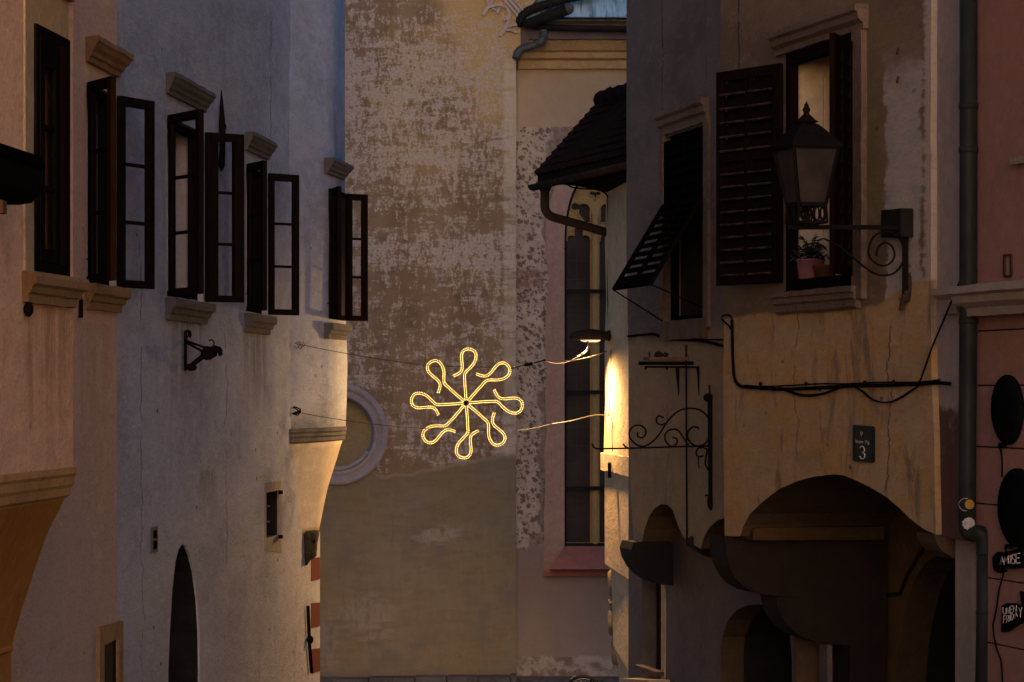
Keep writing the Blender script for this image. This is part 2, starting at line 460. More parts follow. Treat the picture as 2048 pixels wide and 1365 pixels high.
def z_e(t, c, n1, n2, n3, n4):
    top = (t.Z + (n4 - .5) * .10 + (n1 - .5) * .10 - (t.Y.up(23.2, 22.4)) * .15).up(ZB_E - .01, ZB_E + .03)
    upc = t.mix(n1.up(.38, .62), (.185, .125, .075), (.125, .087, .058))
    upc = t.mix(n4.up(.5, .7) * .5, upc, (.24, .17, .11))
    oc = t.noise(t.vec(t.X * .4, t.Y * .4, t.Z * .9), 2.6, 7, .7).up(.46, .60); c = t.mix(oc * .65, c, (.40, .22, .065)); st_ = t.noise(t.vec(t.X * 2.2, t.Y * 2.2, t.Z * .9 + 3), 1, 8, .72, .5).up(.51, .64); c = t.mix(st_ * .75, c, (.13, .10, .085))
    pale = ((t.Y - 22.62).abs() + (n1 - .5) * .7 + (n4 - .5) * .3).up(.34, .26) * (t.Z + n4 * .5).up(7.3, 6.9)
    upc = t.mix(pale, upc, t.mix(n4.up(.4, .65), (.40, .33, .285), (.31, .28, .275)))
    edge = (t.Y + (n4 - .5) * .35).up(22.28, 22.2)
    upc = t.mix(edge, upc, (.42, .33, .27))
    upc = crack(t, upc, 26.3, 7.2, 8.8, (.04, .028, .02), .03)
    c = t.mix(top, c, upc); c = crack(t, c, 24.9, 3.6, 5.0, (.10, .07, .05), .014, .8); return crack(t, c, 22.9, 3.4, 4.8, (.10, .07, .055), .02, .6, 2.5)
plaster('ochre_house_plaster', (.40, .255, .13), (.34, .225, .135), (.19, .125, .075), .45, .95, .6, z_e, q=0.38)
plaster('stone_surround', (.155, .105, .08), (.095, .066, .052), (.07, .05, .04), .6, .6, .9, None, 1.8)
ZF = PZ(818, 21.8)
def z_f(t, c, n1, n2, n3, n4):
    return t.mix((t.Z + (n1 - .5) * .35 + (n4 - .5) * .2).up(ZF + .03, ZF - .03), c, (.11, .05, .042))
plaster('pilaster_plaster', (.33, .26, .235), (.29, .23, .205), (.24, .18, .15), .3, .5, .4, z_f)
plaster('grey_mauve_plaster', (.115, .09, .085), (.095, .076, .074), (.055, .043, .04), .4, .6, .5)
plaster('vault_shade_plaster', (.075, .045, .024), (.056, .034, .019), (.022, .015, .011), .4, .4, .6)  # shade of arch undersides and recesses, painted as a darker plaster
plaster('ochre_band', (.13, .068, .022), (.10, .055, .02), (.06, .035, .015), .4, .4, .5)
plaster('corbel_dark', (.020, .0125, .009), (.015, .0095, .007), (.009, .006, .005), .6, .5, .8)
plaster('impost_band', (.052, .029, .010), (.04, .022, .009), (.03, .018, .009), .6, .5, .8)
plaster('cornice_ochre', (.50, .27, .10), (.38, .21, .085), (.14, .085, .045), .8, .6, 1.0)
plaster('corbel_black', (.014, .012, .010), (.011, .009, .008), (.007, .006, .005), .6, .5, .8)  # even near-black colour
plaster('pink_wall', (.275, .135, .105), (.25, .122, .097), (.22, .12, .10), .25, .3, .25)
plaster('cream_cornice', (.29, .222, .175), (.25, .19, .15), (.26, .2, .16), .6, .4, .5)
plaster('white_reveal', (.34, .30, .32), (.30, .27, .285), (.22, .19, .2), .2, .2, .2)
plaster('cream_reveal', (.62, .48, .32), (.56, .43, .29), (.4, .3, .2), .3, .2, .2)
plaster('pink_surround', (.40, .24, .185), (.34, .215, .17), (.24, .13, .10), .5, .5, .5)
plaster('pink_sill', (.33, .115, .085), (.30, .105, .08), (.26, .13, .12), .2, .2, .2)
plaster('tracery_stone', (.40, .25, .11), (.34, .215, .10), (.22, .15, .09), .4, .3, .4)
plaster('grey_relief', (.42, .33, .29), (.37, .295, .26), (.24, .18, .15), .3, .2, .3)
plaster('mauve_moulding', (.31, .255, .255), (.25, .205, .205), (.16, .125, .12), .6, .4, .7)
plaster('rondel_field', (.30, .215, .105), (.255, .19, .105), (.17, .125, .075), .5, .3, .4)
plaster('church_cornice', (.42, .27, .125), (.33, .21, .11), (.14, .095, .06), .55, .9, .7)
plaster('kerb_granite', (.10, .09, .09), (.055, .05, .05), (.03, .028, .028), .1, .9, .6, None, 2.5)
t = NT('cobbles'); vd, vn = t.voro(t.vec(t.X, t.Y, 0.0), 9, .7, 'F1')
c = t.mix(t.noise(t.vec(t.X, t.Y, t.Z), 5, 5).up(.3, .7), (.10, .09, .085), (.17, .155, .145)); c = t.mix(vd.up(.35, .6) * .8, c, (.035, .03, .028))
t.base(c, .7); t.bump(1 - vd, .7, .03)

simple('dark_wood', (.011, .007, .006), (.007, .005, .0045), .6, 0, 6, 0.0, .2, (4, 4, 1))
simple('brown_wood', (.030, .013, .007), (.02, .01, .006), .6, 0, 6, 0.0, .2, (4, 4, 1))
simple('shutter_wood', (.009, .005, .004), (.006, .004, .003), .7, 0, 6, 0.0, .3, (4, 4, 1))
simple('shutter_grey', (.006, .005, .005), (.004, .0035, .0035), .8, 0, 6, 0.0, .3)
simple('slat_highlight', (.055, .038, .032), (.02, .014, .012), .8, 0, 9, 0.0)
simple('worn_board', (.10, .055, .035), (.07, .04, .026), .8, 0, 5, .2, .3)
simple('dark_room', (.018, .014, .012), (.012, .01, .009), .9)  # dark colour imitates the shade of unlit rooms and openings
simple('brown_reflection', (.50, .25, .12), (.42, .21, .1), .95, 0, 3, .05, .1, (6, 6, .4))
simple('black_iron', (.007, .006, .006), (.010, .008, .007), .6, 0, 20, 0.0, .3)
simple('rusty_iron', (.05, .026, .017), (.03, .018, .014), .8, .2, 20, .2, .4)
simple('black_paint', (.004, .004, .004), (.006, .006, .006), .7, 0, 8, 0.0, .05)
simple('planter_metal', (.006, .006, .004), (.008, .007, .005), .8, 0, 6, 0.0, .1)
simple('planter_wood', (.16, .062, .022), (.11, .045, .018), .8, 0, 5, .1, .2)
simple('gutter_metal', (.036, .026, .021), (.026, .019, .016), .6, 0, 6, 0.0, .1)
simple('eave_board', (.018, .012, .009), (.012, .009, .007), .85, 0, 4, 0.0, .2)
simple('roof_tile', (.024, .012, .012), (.015, .009, .009), .85, 0, 9, 0.0, .4)
simple('church_gutter', (.016, .014, .013), (.012, .011, .010), .5, 0, 5, 0.05, .15)
simple('church_pipe', (.05, .052, .048), (.03, .027, .025), .55, 0, 8, .4, .2)
simple('church_fascia', (.13, .095, .095), (.11, .08, .08), .7, 0, 4)
simple('pipe_green', (.018, .020, .018), (.012, .013, .012), .5, 0, 7, 0.06, .2, (1, 1, .5))
simple('pot_pink', (.22, .085, .10), (.19, .075, .09), .6, 0, 5, .3, .05)
simple('pot_clay', (.10, .035, .016), (.08, .03, .014), .8, 0, 5)
simple('leaf_green', (.016, .022, .010), (.010, .014, .007), .6, 0, 6, .3, 0)
simple('chalk', (.62, .52, .48), (.5, .42, .4), .9, 0, 30, .1, 0)
simple('plate_text', (.52, .47, .42), (.44, .4, .36), .7, 0, 30, .2, 0)
simple('plate_green', (.010, .018, .016), (.007, .012, .011), .35, 0, 6, 0.03, .02)
simple('sticker_yellow', (.30, .165, .018), (.24, .13, .018), .7, 0, 60, .2, 0)
simple('sticker_white', (.34, .295, .29), (.28, .245, .24), .7, 0, 40, .2, 0)
simple('grey_box', (.014, .012, .011), (.010, .009, .009), .6, 0, 6)
simple('rubber', (.012, .012, .012), (.02, .019, .018), .7, 0, 20)
simple('bare_steel', (.35, .34, .33), (.25, .24, .23), .35, 1, 12)
simple('white_cable', (.16, .15, .14), (.13, .12, .11), .5, 0, 10, .3, 0)
simple('thin_wire', (.06, .048, .04), (.04, .032, .028), .6, .2, 10)
simple('steel_wire', (.07, .05, .03), (.05, .04, .025), .5, 0, 10)
simple('plaque_stone', (.10, .092, .085), (.075, .07, .066), .8, 0, 20)
simple('stone_frame', (.30, .25, .21), (.24, .20, .17), .9, 0, 8, .15, .5)
simple('rope_tube', (.10, .055, .012), (.07, .04, .01), .35, 0, 20, .5, 0)
MATS['rope_tube'].node_tree.nodes['Principled BSDF'].inputs['Emission Color'].default_value = (1, .52, .10, 1)
MATS['rope_tube'].node_tree.nodes['Principled BSDF'].inputs['Emission Strength'].default_value = .05
t = NT('led_glow'); t.base((.9, .8, .5), .5); t.emit((1, .64, .16), 2.6)
t = NT('lamp_glow'); t.base((.9, .9, .9), .4); t.emit((1, .9, .76), .24)
glass('pane_glass'); glass('lantern_glass_clear')
t = NT('lantern_glass'); t.base(t.mix(t.noise(t.vec(t.X, t.Y, t.Z), 3.5, 4).up(.35, .65), (.022, .0165, .015), (.040, .030, .027)), .5, 0, .05)
t = NT('leaded_glass'); P = t.vec(t.X, 0.0, t.Z)
a1 = t.noise(t.vec(t.X * 2, 1.0, t.Z * 9), 1, 2, .5, 3); ln = (a1 * 9).fract().band(.47, .53, .03)
gr = (t.X * 5.5 + a1 * .25).fract().band(.48, .52, .015).max((t.Z * 3.6 + a1 * .2).fract().band(.485, .515, .01))
c = t.mix(t.noise(P, 2.2, 5).up(.35, .65), (.026, .021, .02), (.045, .035, .031)); c = t.mix(ln.max(gr) * .4, c, (.09, .065, .048))
t.base(c, .5, 0, .12); t.bump(t.noise(P, 7, 4), .25, .02)
t = NT('copper_roof'); P = t.vec(t.X, t.Y * .35, t.Z)
c = t.mix(t.noise(t.vec(t.X * 9, t.Z * 2, 1.0), 1, 6, .65).up(.38, .6), (.20, .30, .34), (.40, .54, .58))
c = t.mix(t.noise(t.vec(t.X * 14, t.Z * 1.2, 4.0), 1, 5, .6).up(.52, .66) * .75, c, (.05, .07, .09))
c = t.mix((t.X * .75 + .02).fract().band(.40, .46, .02) * .8, c, (.17, .085, .06))
t.base(c, .6, 0, .3)

# ------------------------------------------------------------------ ground
mb = MB()
ys = [-40, -10, 0, 6, 12, 18, 24, 30, 36, 42, 60, 90]
def gz(y): return 0.0 if y >= 36 else min(2.65, 2.65 * (36 - y) / 36)
rows = []
for y in ys: rows.append([mb.vert((x, y, gz(y))) for x in (-40, -12, -4, 0, 4, 12, 40)])
for A, B in zip(rows, rows[1:]):
    for k in range(6): mb.face((A[k], A[k + 1], B[k + 1], B[k]), 'cobbles')
mb.build('street', kind='structure')

# ------------------------------------------------------------------ church
CH = thing('church', 'tall church with flaking brown and cream plaster and a pointed window at the lane end', 'church', (0, 42, 0))
CB = WL(0, 42, 0, 1); CB.t = Vector((1, 0, 0)); CB.n = Vector((0, -1, 0))
CN = WL(0, 42.5, 0, 1); CN.t = Vector((1, 0, 0)); CN.n = Vector((0, -1, 0))
for w_, Yc in ((CB, 42), (CN, 42.5)):
    w_.Y = (lambda px, d=0, Yc=Yc: Yc - d)
    w_.P = (lambda a, z, d=0, Yc=Yc: Vector((a, Yc - d, z)))
    w_.sz = (lambda px, py, d=0, Yc=Yc: (PX(px, Yc - d), PZ(py, Yc - d)))
ZTOP = 13.0
rc = (PX(674, 42), PZ(868, 42)); k42 = 42 / F
mb = MB()
circ = [(rc[0] + 75 * k42 * math.cos(a), rc[1] + 75 * k42 * math.sin(a)) for a in [2 * math.pi * i / 64 for i in range(64)]]
# wall (rondel hole kept exact, outline roughened)
o = [(PX(430, 42), -.4), (PX(1032, 42), -.4), (PX(1032, 42), PZ(112, 42)), (PX(1041, 42), PZ(110, 42)), (PX(1041, 42), PZ(40, 42)), (PX(1060, 42), PZ(14, 42)), (PX(1150, 42), PZ(-90, 42)), (PX(1150, 42), ZTOP), (PX(430, 42), ZTOP)]
wall_mesh(mb, CB, o, [(circ, .30, .32, 'mauve_moulding', 'rondel_field')], 3.0, 'church_buttress_plaster', amp=.006)
mb.build('buttress_wall', CH)
mb = MB()
prof = [(103, -.01), (103, .035), (98, .055), (93, .05), (90, .03), (89, .005), (84, .012), (82, .03), (77, .032), (74.5, .015), (74, -.06), (69, -.26), (67, -.31)]
mb.lathe((rc[0], 42, rc[1]), (0, -1, 0), [(r * k42, h) for r, h in prof], 72, 'mauve_moulding', caps=False)
rd = mb.build('rondel', CH)
mb = MB()
mb.lathe((rc[0], 42, rc[1]), (0, -1, 0), [(74 * k42, .03), (66 * k42, .02), (62 * k42, -.1), (64 * k42, -.29)], 24, 'mauve_moulding', start=0, arc=None, caps=False) if False else None
pts = []
for i in range(19):
    a = rad(-125 + 95 * i / 18); pts.append((rc[0] + 70 * k42 * math.cos(a), rc[1] + 70 * k42 * math.sin(a)))
mb.tube([(x, 42 - .015, z) for x, z in pts], .035, 'mauve_moulding', 8)
mb.build('sill_flashing', rd)

# nave wall with its pointed window
def arch(cx, hw, ybot, yspring, yapex, n=10):
    L = []
    for i in range(n + 1):
        f = i / n; L.append((cx - hw * math.cos(f * math.pi / 2) ** .8, yspring + (yapex - yspring) * math.sin(f * math.pi / 2) ** 1.05))
    Rr = [(2 * cx - x, y) for x, y in L[::-1]][1:]
    return [(cx - hw, ybot)] + L + Rr + [(cx + hw, ybot)]
WC = 1190.5
k425 = 42.5 / F
mb = MB()
win = [CN.sz(x, y) for x, y in arch(WC, 63, 1094, 478, 346)]
o = [(PX(1000, 42.5), -.4), (16, -.4), (16, PZ(30, 42.5)), (PX(1000, 42.5), PZ(30, 42.5))]  # unseen right end lengthened to block sky light on the oriel
wall_mesh(mb, CN, o, [(win, .45, .5, 'pink_surround', 'dark_room')], 3.0, 'church_nave_plaster', amp=.004)
mb.build('nave_wall', CH)
mb = MB()
outer = jag([CN.sz(x, y) for x, y in [(1087, 1150), (1089, 1000), (1092, 800), (1090, 640), (1096, 560), (1090, 500), (1092, 440), (1108, 380), (1130, 330), (1190, 285), (1260, 330), (1300, 420), (1300, 1150)]], .1, .03, 4)
inner = [CN.sz(x, y) for x, y in arch(WC, 61.5, 1096, 478, 348)]
ia = [mb.vert(CN.P(a, z, .012)) for a, z in outer]; ib = [mb.vert(CN.P(a, z, .012)) for a, z in inner]
mb.tess(ia + ib, [outer, inner], 'pink_surround')
for L, ids in ((outer, ia), (inner, ib)):
    bk = [mb.vert(CN.P(a, z, -.02)) for a, z in L]
    for i in range(len(L)): j = (i + 1) % len(L); mb.face((ids[i], ids[j], bk[j], bk[i]), 'pink_surround')
mb.build('window_surround', CH)
gw = MB()   # the Gothic window: metal rim, tracery, glass, saddle bars
rim = [(x, y) for x, y in arch(WC, 62, 1093, 478, 347)]; rin = [(x, y) for x, y in arch(WC, 57, 1088, 478, 353)]
ro = [CN.sz(x, y) for x, y in rim]; ri = [CN.sz(x, y) for x, y in rin]
A = [gw.vert(CN.P(a, z, -.16)) for a, z in ro]; B = [gw.vert(CN.P(a, z, -.17)) for a, z in ri]; C_ = [gw.vert(CN.P(a, z, -.3)) for a, z in ri]
for i in range(len(ro)):
    j = (i + 1) % len(ro); gw.face((A[i], A[j], B[j], B[i]), 'church_gutter'); gw.face((B[i], B[j], C_[j], C_[i]), 'church_gutter')
GW = gw.build('gothic_window', CH)
mb = MB()
def circ_px(cx, cy, r, a0, a1, n=7): return [(cx + r * math.cos(rad(a0 + (a1 - a0) * i / n)), cy - r * math.sin(rad(a0 + (a1 - a0) * i / n))) for i in range(n + 1)]
def lancet(x0, x1, yb, ys):
    c = (x0 + x1) / 2; w = (x1 - x0) / 2
    p = [(x0, yb), (x0, ys + 6)] + circ_px(x0 + w * .38, ys + 2, w * .40, 175, 55, 5)
    p += circ_px(c, ys - 14, w * .44, 205, -25, 8)
    p += circ_px(x1 - w * .38, ys + 2, w * .40, 125, 5, 5) + [(x1, ys + 6), (x1, yb)]
    return p
def upper(mir):
    p = circ_px(1150, 414, 9, 320, 60, 9) + circ_px(1168, 420, 13.5, 125, -20, 8) + [(1182, 446), (1170, 446), (1162, 437), (1156, 428)]
    return [(2 * WC - x, y) for x, y in p] if mir else p
holes = [lancet(1133.5, 1181, 1087, 477), lancet(1200, 1247.5, 1087, 477), upper(0), upper(1), circ_px(1184, 387, 6, 300, 40, 6) + circ_px(1197, 387, 6, 140, -120, 6) + [(WC, 402)]]
ou = [CN.sz(x, y) for x, y in rin]
hl = [[CN.sz(x, y) for x, y in h] for h in holes]
def plate(mb, wl, outer, hls, d0, d1, mat, bev=0):
    loops = [outer] + hls
    fr = [[mb.vert(wl.P(a, z, d1)) for a, z in l] for l in loops]; bk = [[mb.vert(wl.P(a, z, d0)) for a, z in l] for l in loops]
    mb.tess(sum(fr, []), loops, mat); mb.tess(sum(bk, []), loops, mat)
    for f_, b_ in zip(fr, bk):
        for i in range(len(f_)): j = (i + 1) % len(f_); mb.face((f_[i], f_[j], b_[j], b_[i]), mat)
plate(mb, CN, ou, hl, -.34, -.24, 'tracery_stone')
for h in holes[2:]:   # raised mouldings round the openings
    mb.tube([(PX(x, 42.74), 42.74, PZ(y, 42.74)) for x, y in h], .016, 'tracery_stone', 6, closed=True)
for h in holes[:2]: mb.tube([(PX(x, 42.74), 42.74, PZ(y, 42.74)) for x, y in h[1:-1]], .016, 'tracery_stone', 6)
mb.abox((PX(1186, 42.7), 42.66, PZ(1088, 42.7)), (PX(1195, 42.7), 42.8, PZ(470, 42.7)), 'tracery_stone')
mb.abox((PX(1186, 42.7), 42.66, PZ(466, 42.7)), (PX(1195, 42.7), 42.8, PZ(425, 42.7)), 'tracery_stone')
mb.build('tracery', GW)
mb = MB(); mb.prism([CN.P(a, z, -.31) for a, z in ou], (0, .015, 0), 'leaded_glass'); mb.build('leaded_pane', GW)
for y in (583, 785, 977):
    mb = MB(); mb.abox((PX(1129, 42.6), 42.60, PZ(y + 4, 42.6)), (PX(1252, 42.6), 42.64, PZ(y - 4, 42.6)), 'church_gutter'); mb.build('saddle_bar', GW)
mb = MB()   # sloped pink sill
a = [W(1129, 1093, 42.45), W(1260, 1093, 42.45), W(1290, 1139, 42.05), W(1099, 1139, 42.05)]
b = [W(1127, 1093, 42.62), W(1262, 1093, 42.62), W(1290, 1151, 42.52), W(1094, 1151, 42.52)]
c_ = [W(1290, 1143, 42.06), W(1099, 1143, 42.06)]
mb.prism([a[3], a[2], a[1], a[0]], (0, .12, -.02), 'pink_sill')
mb.prism([W(1087, 1143, 42.40), W(1300, 1143, 42.40), W(1300, 1153, 42.40), W(1087, 1153, 42.40)], (0, .2, 0), 'pink_sill')
mb.build('window_sill', CH)
mb = MB()   # eave cornice of the nave
CPROF = [(-.02, 0), (.34, 0), (.34, -.05), (.26, -.16), (.20, -.19), (.18, -.27), (.10, -.30), (.09, -.42), (-.02, -.42)]
moulding(mb, CN, PX(1036, 42.5), PX(1500, 42.5), PZ(78, 42.2), CPROF, 'church_cornice', 1.0, False)
mb.build('eave_cornice', CH)
mb = MB()
mb.abox((PX(1034, 42.1), 42.06, PZ(79, 42.1)), (PX(1500, 42.1), 42.3, PZ(59, 42.1)), 'church_fascia')
mb.abox((PX(1034, 42.1), 42.05, PZ(92, 42.1)), (PX(1058, 42.1), 42.30, PZ(59, 42.1)), 'church_fascia')
mb.build('fascia', CH)
def half_gutter(mb, a, b, r, mat, n=10, up=Vector((0, 0, 1))):
    a = Vector(a); b = Vector(b); d = (b - a).normalized(); side = d.cross(up).normalized()
    rings = []
    for p in (a, b):
        ring = []
        for rr, rev in ((r, 0), (r * .88, 1)):
            arc = [p + side * rr * math.cos(math.pi * (1 + i / n)) + up * rr * math.sin(math.pi * (1 + i / n)) for i in range(n + 1)]
            ring += arc[::-1] if rev else arc
        rings.append([mb.vert(q) for q in ring])
    m = len(rings[0])
    for i in range(m): mb.face((rings[0][i], rings[0][(i + 1) % m], rings[1][(i + 1) % m], rings[1][i]), mat, True)
    mb.face(rings[0], mat); mb.face(rings[1][::-1], mat)
mb = MB(); mb.tube([W(1046, 46, 41.95), W(1070, 54, 41.95), W(1150, 57, 41.95), W(1500, 62, 41.95)], 6.5 * k42, 'church_gutter', 10)
mb.build('gutter', CH)
mb = MB()   # snow-guard roll pipe with a round cap, and the dark verge sheet
mb.tube([W(1050, 50, 41.9), W(1060, 47, 41.85), W(1134, 19, 41.7)], [8 * k42, 11 * k42, 12 * k42], 'church_gutter', 14)
mb.ball(W(1136, 18, 41.68), 12 * k42, .06, 12 * k42, 'church_pipe')
mb.tube(spline([W(1044, 50, 41.95), W(1041, 40, 41.98), W(1050, 26, 42), W(1080, 13, 42.05), W(1140, -3, 42.1), W(1200, -16, 42.2)], 5), [.07] * 26, 'church_gutter', 8)
for x, y in ((1084, 24), (1101, 19)): mb.bar(W(x, y - 7, 42.0), W(x, y + 8, 42.0), .02, .02, 'church_gutter')
mb.build('eave_pipe', CH)
mb = MB()
mb.tube(spline([W(1086, 60, 41.85), W(1087, 72, 41.85), W(1082, 84, 41.85), W(1066, 92, 41.85), W(1040, 101, 41.85), W(1032, 118, 41.82)], 5), 8.5 * k42, 'church_pipe', 12)
for p in (W(1085.5, 74, 41.85), W(1080, 87, 41.85), W(1076, 89.5, 41.85)):
    mb.lathe(p, (.5, 0, .8), [(9.6 * k42, -.012), (9.6 * k42, .012)], 14, 'church_pipe')
mb.build('downpipe', CH)
mb = MB()
mb.prism([W(1050, 34, 42.02), W(3100, 36, 42.02), W(3100, 36, 42.02) + Vector((0, 5, 4.6)), W(1050, 34, 42.02) + Vector((0, 5, 4.6))], (0, .05, -.05), 'copper_roof')
for i in range(6):
    p = W(1108 + i * 72, 34, 42); mb.bar(p + Vector((0, -.01, .02)), p + Vector((.0, 4.9, 4.53)), .02, .035, 'copper_roof')
mb.bar(W(1085, 37, 41.98), W(1500, 39, 41.98), .03, .03, 'church_gutter')
mb.build('copper_roof', CH)
mb = MB()   # relief tracery on the gable
def band(path, wd):
    pp = [Vector(CB.sz(x, y)) for x, y in path]; wd *= k42 / 2
    L = []; Rr = []
    for i, p in enumerate(pp):
        d = (pp[min(i + 1, len(pp) - 1)] - pp[max(i - 1, 0)]); d = d.normalized(); n = Vector((-d.y, d.x))
        L.append(p + n * wd); Rr.append(p - n * wd)
    for i in range(len(pp) - 1):
        q = [L[i], L[i + 1], Rr[i + 1], Rr[i]]
        mb.prism([CB.P(v.x, v.y, .05 + .0007 * len(mb.v) ** .5 * .1) for v in q], (0, .07, 0), 'grey_relief')
band([(996, -14), (1039, 36)], 5); band([(1006, -14), (1043, 29)], 6); band([(1016, -14), (1046, 22)], 3)
band([(968, -14), (979, 12), (966, 31)], 6.5); band([(990, -14), (980, 14)], 5)
band([(979, 15), (990, 12), (1001, 11), (1013, 16), (1019, 24), (1019, 36), (1016, 46)], 5)
band([(985, 18), (992, 21), (997, 28)], 3.5); band([(1001, 15), (996, 25)], 4); band([(1015, 20), (1018, 32), (1009, 42)], 4)
band([(1018, 36), (1014, 53), (1000, 73)], 6.5); band([(1013, 56), (1022, 52), (1034, 50)], 5); band([(1012, 62), (1022, 61), (1033, 67)], 4)
mb.build('gable_tracery', CH)
mb = MB()   # granite kerb at the foot
xs = 560
while xs < 1030:
    w = R.uniform(60, 120); e = min(1034, xs + w)
    h = .045 + .045 * (xs - 560) / 470
    mb.abox((PX(xs + 1, 41.8), 41.6, -.05), (PX(e - 1, 41.8), 41.985, h + R.uniform(-.012, .012)), 'kerb_granite'); xs = e
mb.build('kerb_stones', None, 'row of rough grey granite kerb stones along the church foot', 'kerb')

# ------------------------------------------------------------------ left row: peach house and white house
LW = WL(-3.11, 22.4, .0826, 1)
LB = WL(-3.13, 22.4, .0826, 1)
OA = WL(-2.75, 18.0, .0826, 1)
ZL = 15.5  # unseen house tops raised to cut sky light in the lane
HA = thing('peach_house', 'peach plastered house with an ochre corbelled oriel at the left edge', 'house', (-5, 17, gz(17)))
HB = thing('white_house', 'long whitewashed house with four open casement windows and a far corner oriel', 'house', (-5, 28, gz(28)))

def leaf(house, parent, H, Fp, z0, z1, stile=(.055, .07), rail=(.06, .075), bars=2, mat='dark_wood', edge='brown_wood', handle=False, hook=False):
    mb = MB()
    H = Vector((H[0], H[1], 0)); Fp = Vector((Fp[0], Fp[1], 0)); u = (Fp - H); w = u.length; u.normalize()
    n = Vector((u.y, -u.x, 0)) * .022; up = Vector((0, 0, 1))
    def bx(a, b, za, zb, m=mat, th=1.0):
        c = H + u * (a + b) / 2 + up * (za + zb) / 2
        mb.box(c, u * (b - a) / 2, up * (zb - za) / 2, n * th, m)
    bx(0, stile[0], z0, z1); bx(w - stile[1], w, z0, z1, edge)
    bx(stile[0], w - stile[1], z0, z0 + rail[0], mat, .96); bx(stile[0], w - stile[1], z1 - rail[1], z1, mat, .96)
    for k in range(bars):
        zz = z0 + rail[0] + (z1 - z0 - rail[0] - rail[1]) * (k + 1) / (bars + 1)
        bx(stile[0], w - stile[1], zz - .013, zz + .013, mat, .8)
    bx(stile[0], w - stile[1], z0 + rail[0], z1 - rail[1], 'pane_glass', .12)
    for zz in (z0 + .15, z1 - .15): mb.tube([H + up * (zz - .05), H + up * (zz + .05)], .014, 'black_iron', 6)
    if handle: mb.tube([H + u * (w - .03) + up * (z0 + (z1 - z0) * .37) + n * 1.2, H + u * (w - .15) + up * (z0 + (z1 - z0) * .375) + n * 2.5], .013, 'black_iron', 6)
    if hook: mb.tube([H + u * .1 + up * (z0 + .17) + n * 2, H + u * .2 + up * (z0 + .165) + n * 5], .005, 'black_iron', 5)
    return mb.build('casement', parent)

def window_frame(house, wl, s0, s1, z0, z1, d=-.05, mat='dark_wood', wd=.055, name='window'):
    mb = MB()
    for a, b, c, e in ((s0, s0 + wd, z0, z1), (s1 - wd, s1, z0, z1), (s0 + wd, s1 - wd, z0, z0 + wd), (s0 + wd, s1 - wd, z1 - wd, z1)):
        mb.prism([wl.P(a, c, d), wl.P(b, c, d), wl.P(b, e, d), wl.P(a, e, d)], wl.n * -.08, mat)
    return mb.build(name, house)

# measured openings: (plane, near px, far px, top py at near, bottom py at near)
def opening(wl, pn, pf, ptop, pbot, at='n'):
    sn = wl.sz(pn, ptop)[0]; sf = wl.sz(pf, ptop)[0]
    q = pn if at == 'n' else pf
    z1 = wl.sz(q, ptop)[1]; z0 = wl.sz(q, pbot)[1]
    return sn, sf, z0, z1
def rect(o, g=0): return [(o[0] - g, o[2] - g), (o[1] + g, o[2] - g), (o[1] + g, o[3] + g), (o[0] - g, o[3] + g)]
W1 = opening(OA, 64, 131, 47, 545); W2 = opening(LW, 173, 231, 192, 575, 'f')
W3 = opening(LB, 334, 406, 265, 604, 'f'); W4 = opening(LB, 492, 533, 347, 630, 'f')

# --- peach house walls
mb = MB()
sa0 = LW.sY(10); sa1 = LW.sY(22.4)
dark_doorway = [LW.sz(209, 1365), LW.sz(209, 1292), LW.sz(244, 1273), LW.sz(244, 1365)]
dark_doorway = [(LW.sz(208, 1300)[0], .3), (LW.sz(208, 1300)[0], LW.sz(208, 1291)[1]), (LW.sz(231.5, 1280)[0], LW.sz(231.5, 1280)[1]), (LW.sz(231.5, 1280)[0], .3)]
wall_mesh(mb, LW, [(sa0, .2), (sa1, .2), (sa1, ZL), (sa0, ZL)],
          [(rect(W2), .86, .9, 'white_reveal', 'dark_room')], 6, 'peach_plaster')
mb.build('wall', HA)
mb = MB()   # oriel storey
so0 = OA.sY(10); so1 = OA.sz(146, 700)[0]
zc_ = OA.sz(146, 948)[1]
wall_mesh(mb, OA, [(so0, zc_), (so1, zc_), (so1, ZL), (so0, ZL)], [(rect(W1), .03, .75, 'reveal_stone', 'dark_room')], .95, 'peach_plaster', amp=.012)
mb.build('oriel', HA)
mb = MB()   # moulded foot of the oriel and its curved corbel
far = OA.Y(150)
def dpx(px, Yd=far): return (PX(px, Yd) - (OA.x0 + OA.m * (Yd - OA.y0))) / OA.n.x
s_far = OA.sz(146, 940)[0]
pr = []
for px, py in ((120, 930), (157, 934), (157, 946), (152, 953), (150, 968), (145, 975), (142, 990), (134, 996)): pr.append((dpx(px), PZ(py, far)))
pr.append((-.6, PZ(996, far)))
pr[0] = (-.6, PZ(931, far))
a = [OA.P(s_far + .02, z, d) for d, z in pr]
mb.prism(a, OA.t * -9, 'cornice_ochre')
mb.build('oriel_cornice', HA)
mb = MB()
cv = [(134, 996), (124, 1018), (112, 1040), (101, 1062), (88, 1098), (76, 1130), (66, 1162), (52, 1205), (41, 1240), (31, 1276), (28, 1288), (30, 1292), (30, 1300), (26, 1306), (26, 1420), (26, 1700)]
pts = [(dpx(x), PZ(y, far)) for x, y in spline(cv, 3)]
a = [OA.P(s_far - .01, z, d) for d, z in pts] + [OA.P(s_far - .01, pts[-1][1], -.62), OA.P(s_far - .01, pts[0][1], -.62)]
n_ = len(a); vec = OA.t * -9
i0 = [mb.vert(p) for p in a]; i1 = [mb.vert(p + vec) for p in a]
mb.tess(i0, [pts + [(-.62, pts[-1][1]), (-.62, pts[0][1])]], 'corbel_ochre'); mb.face(i1[::-1], 'corbel_ochre')
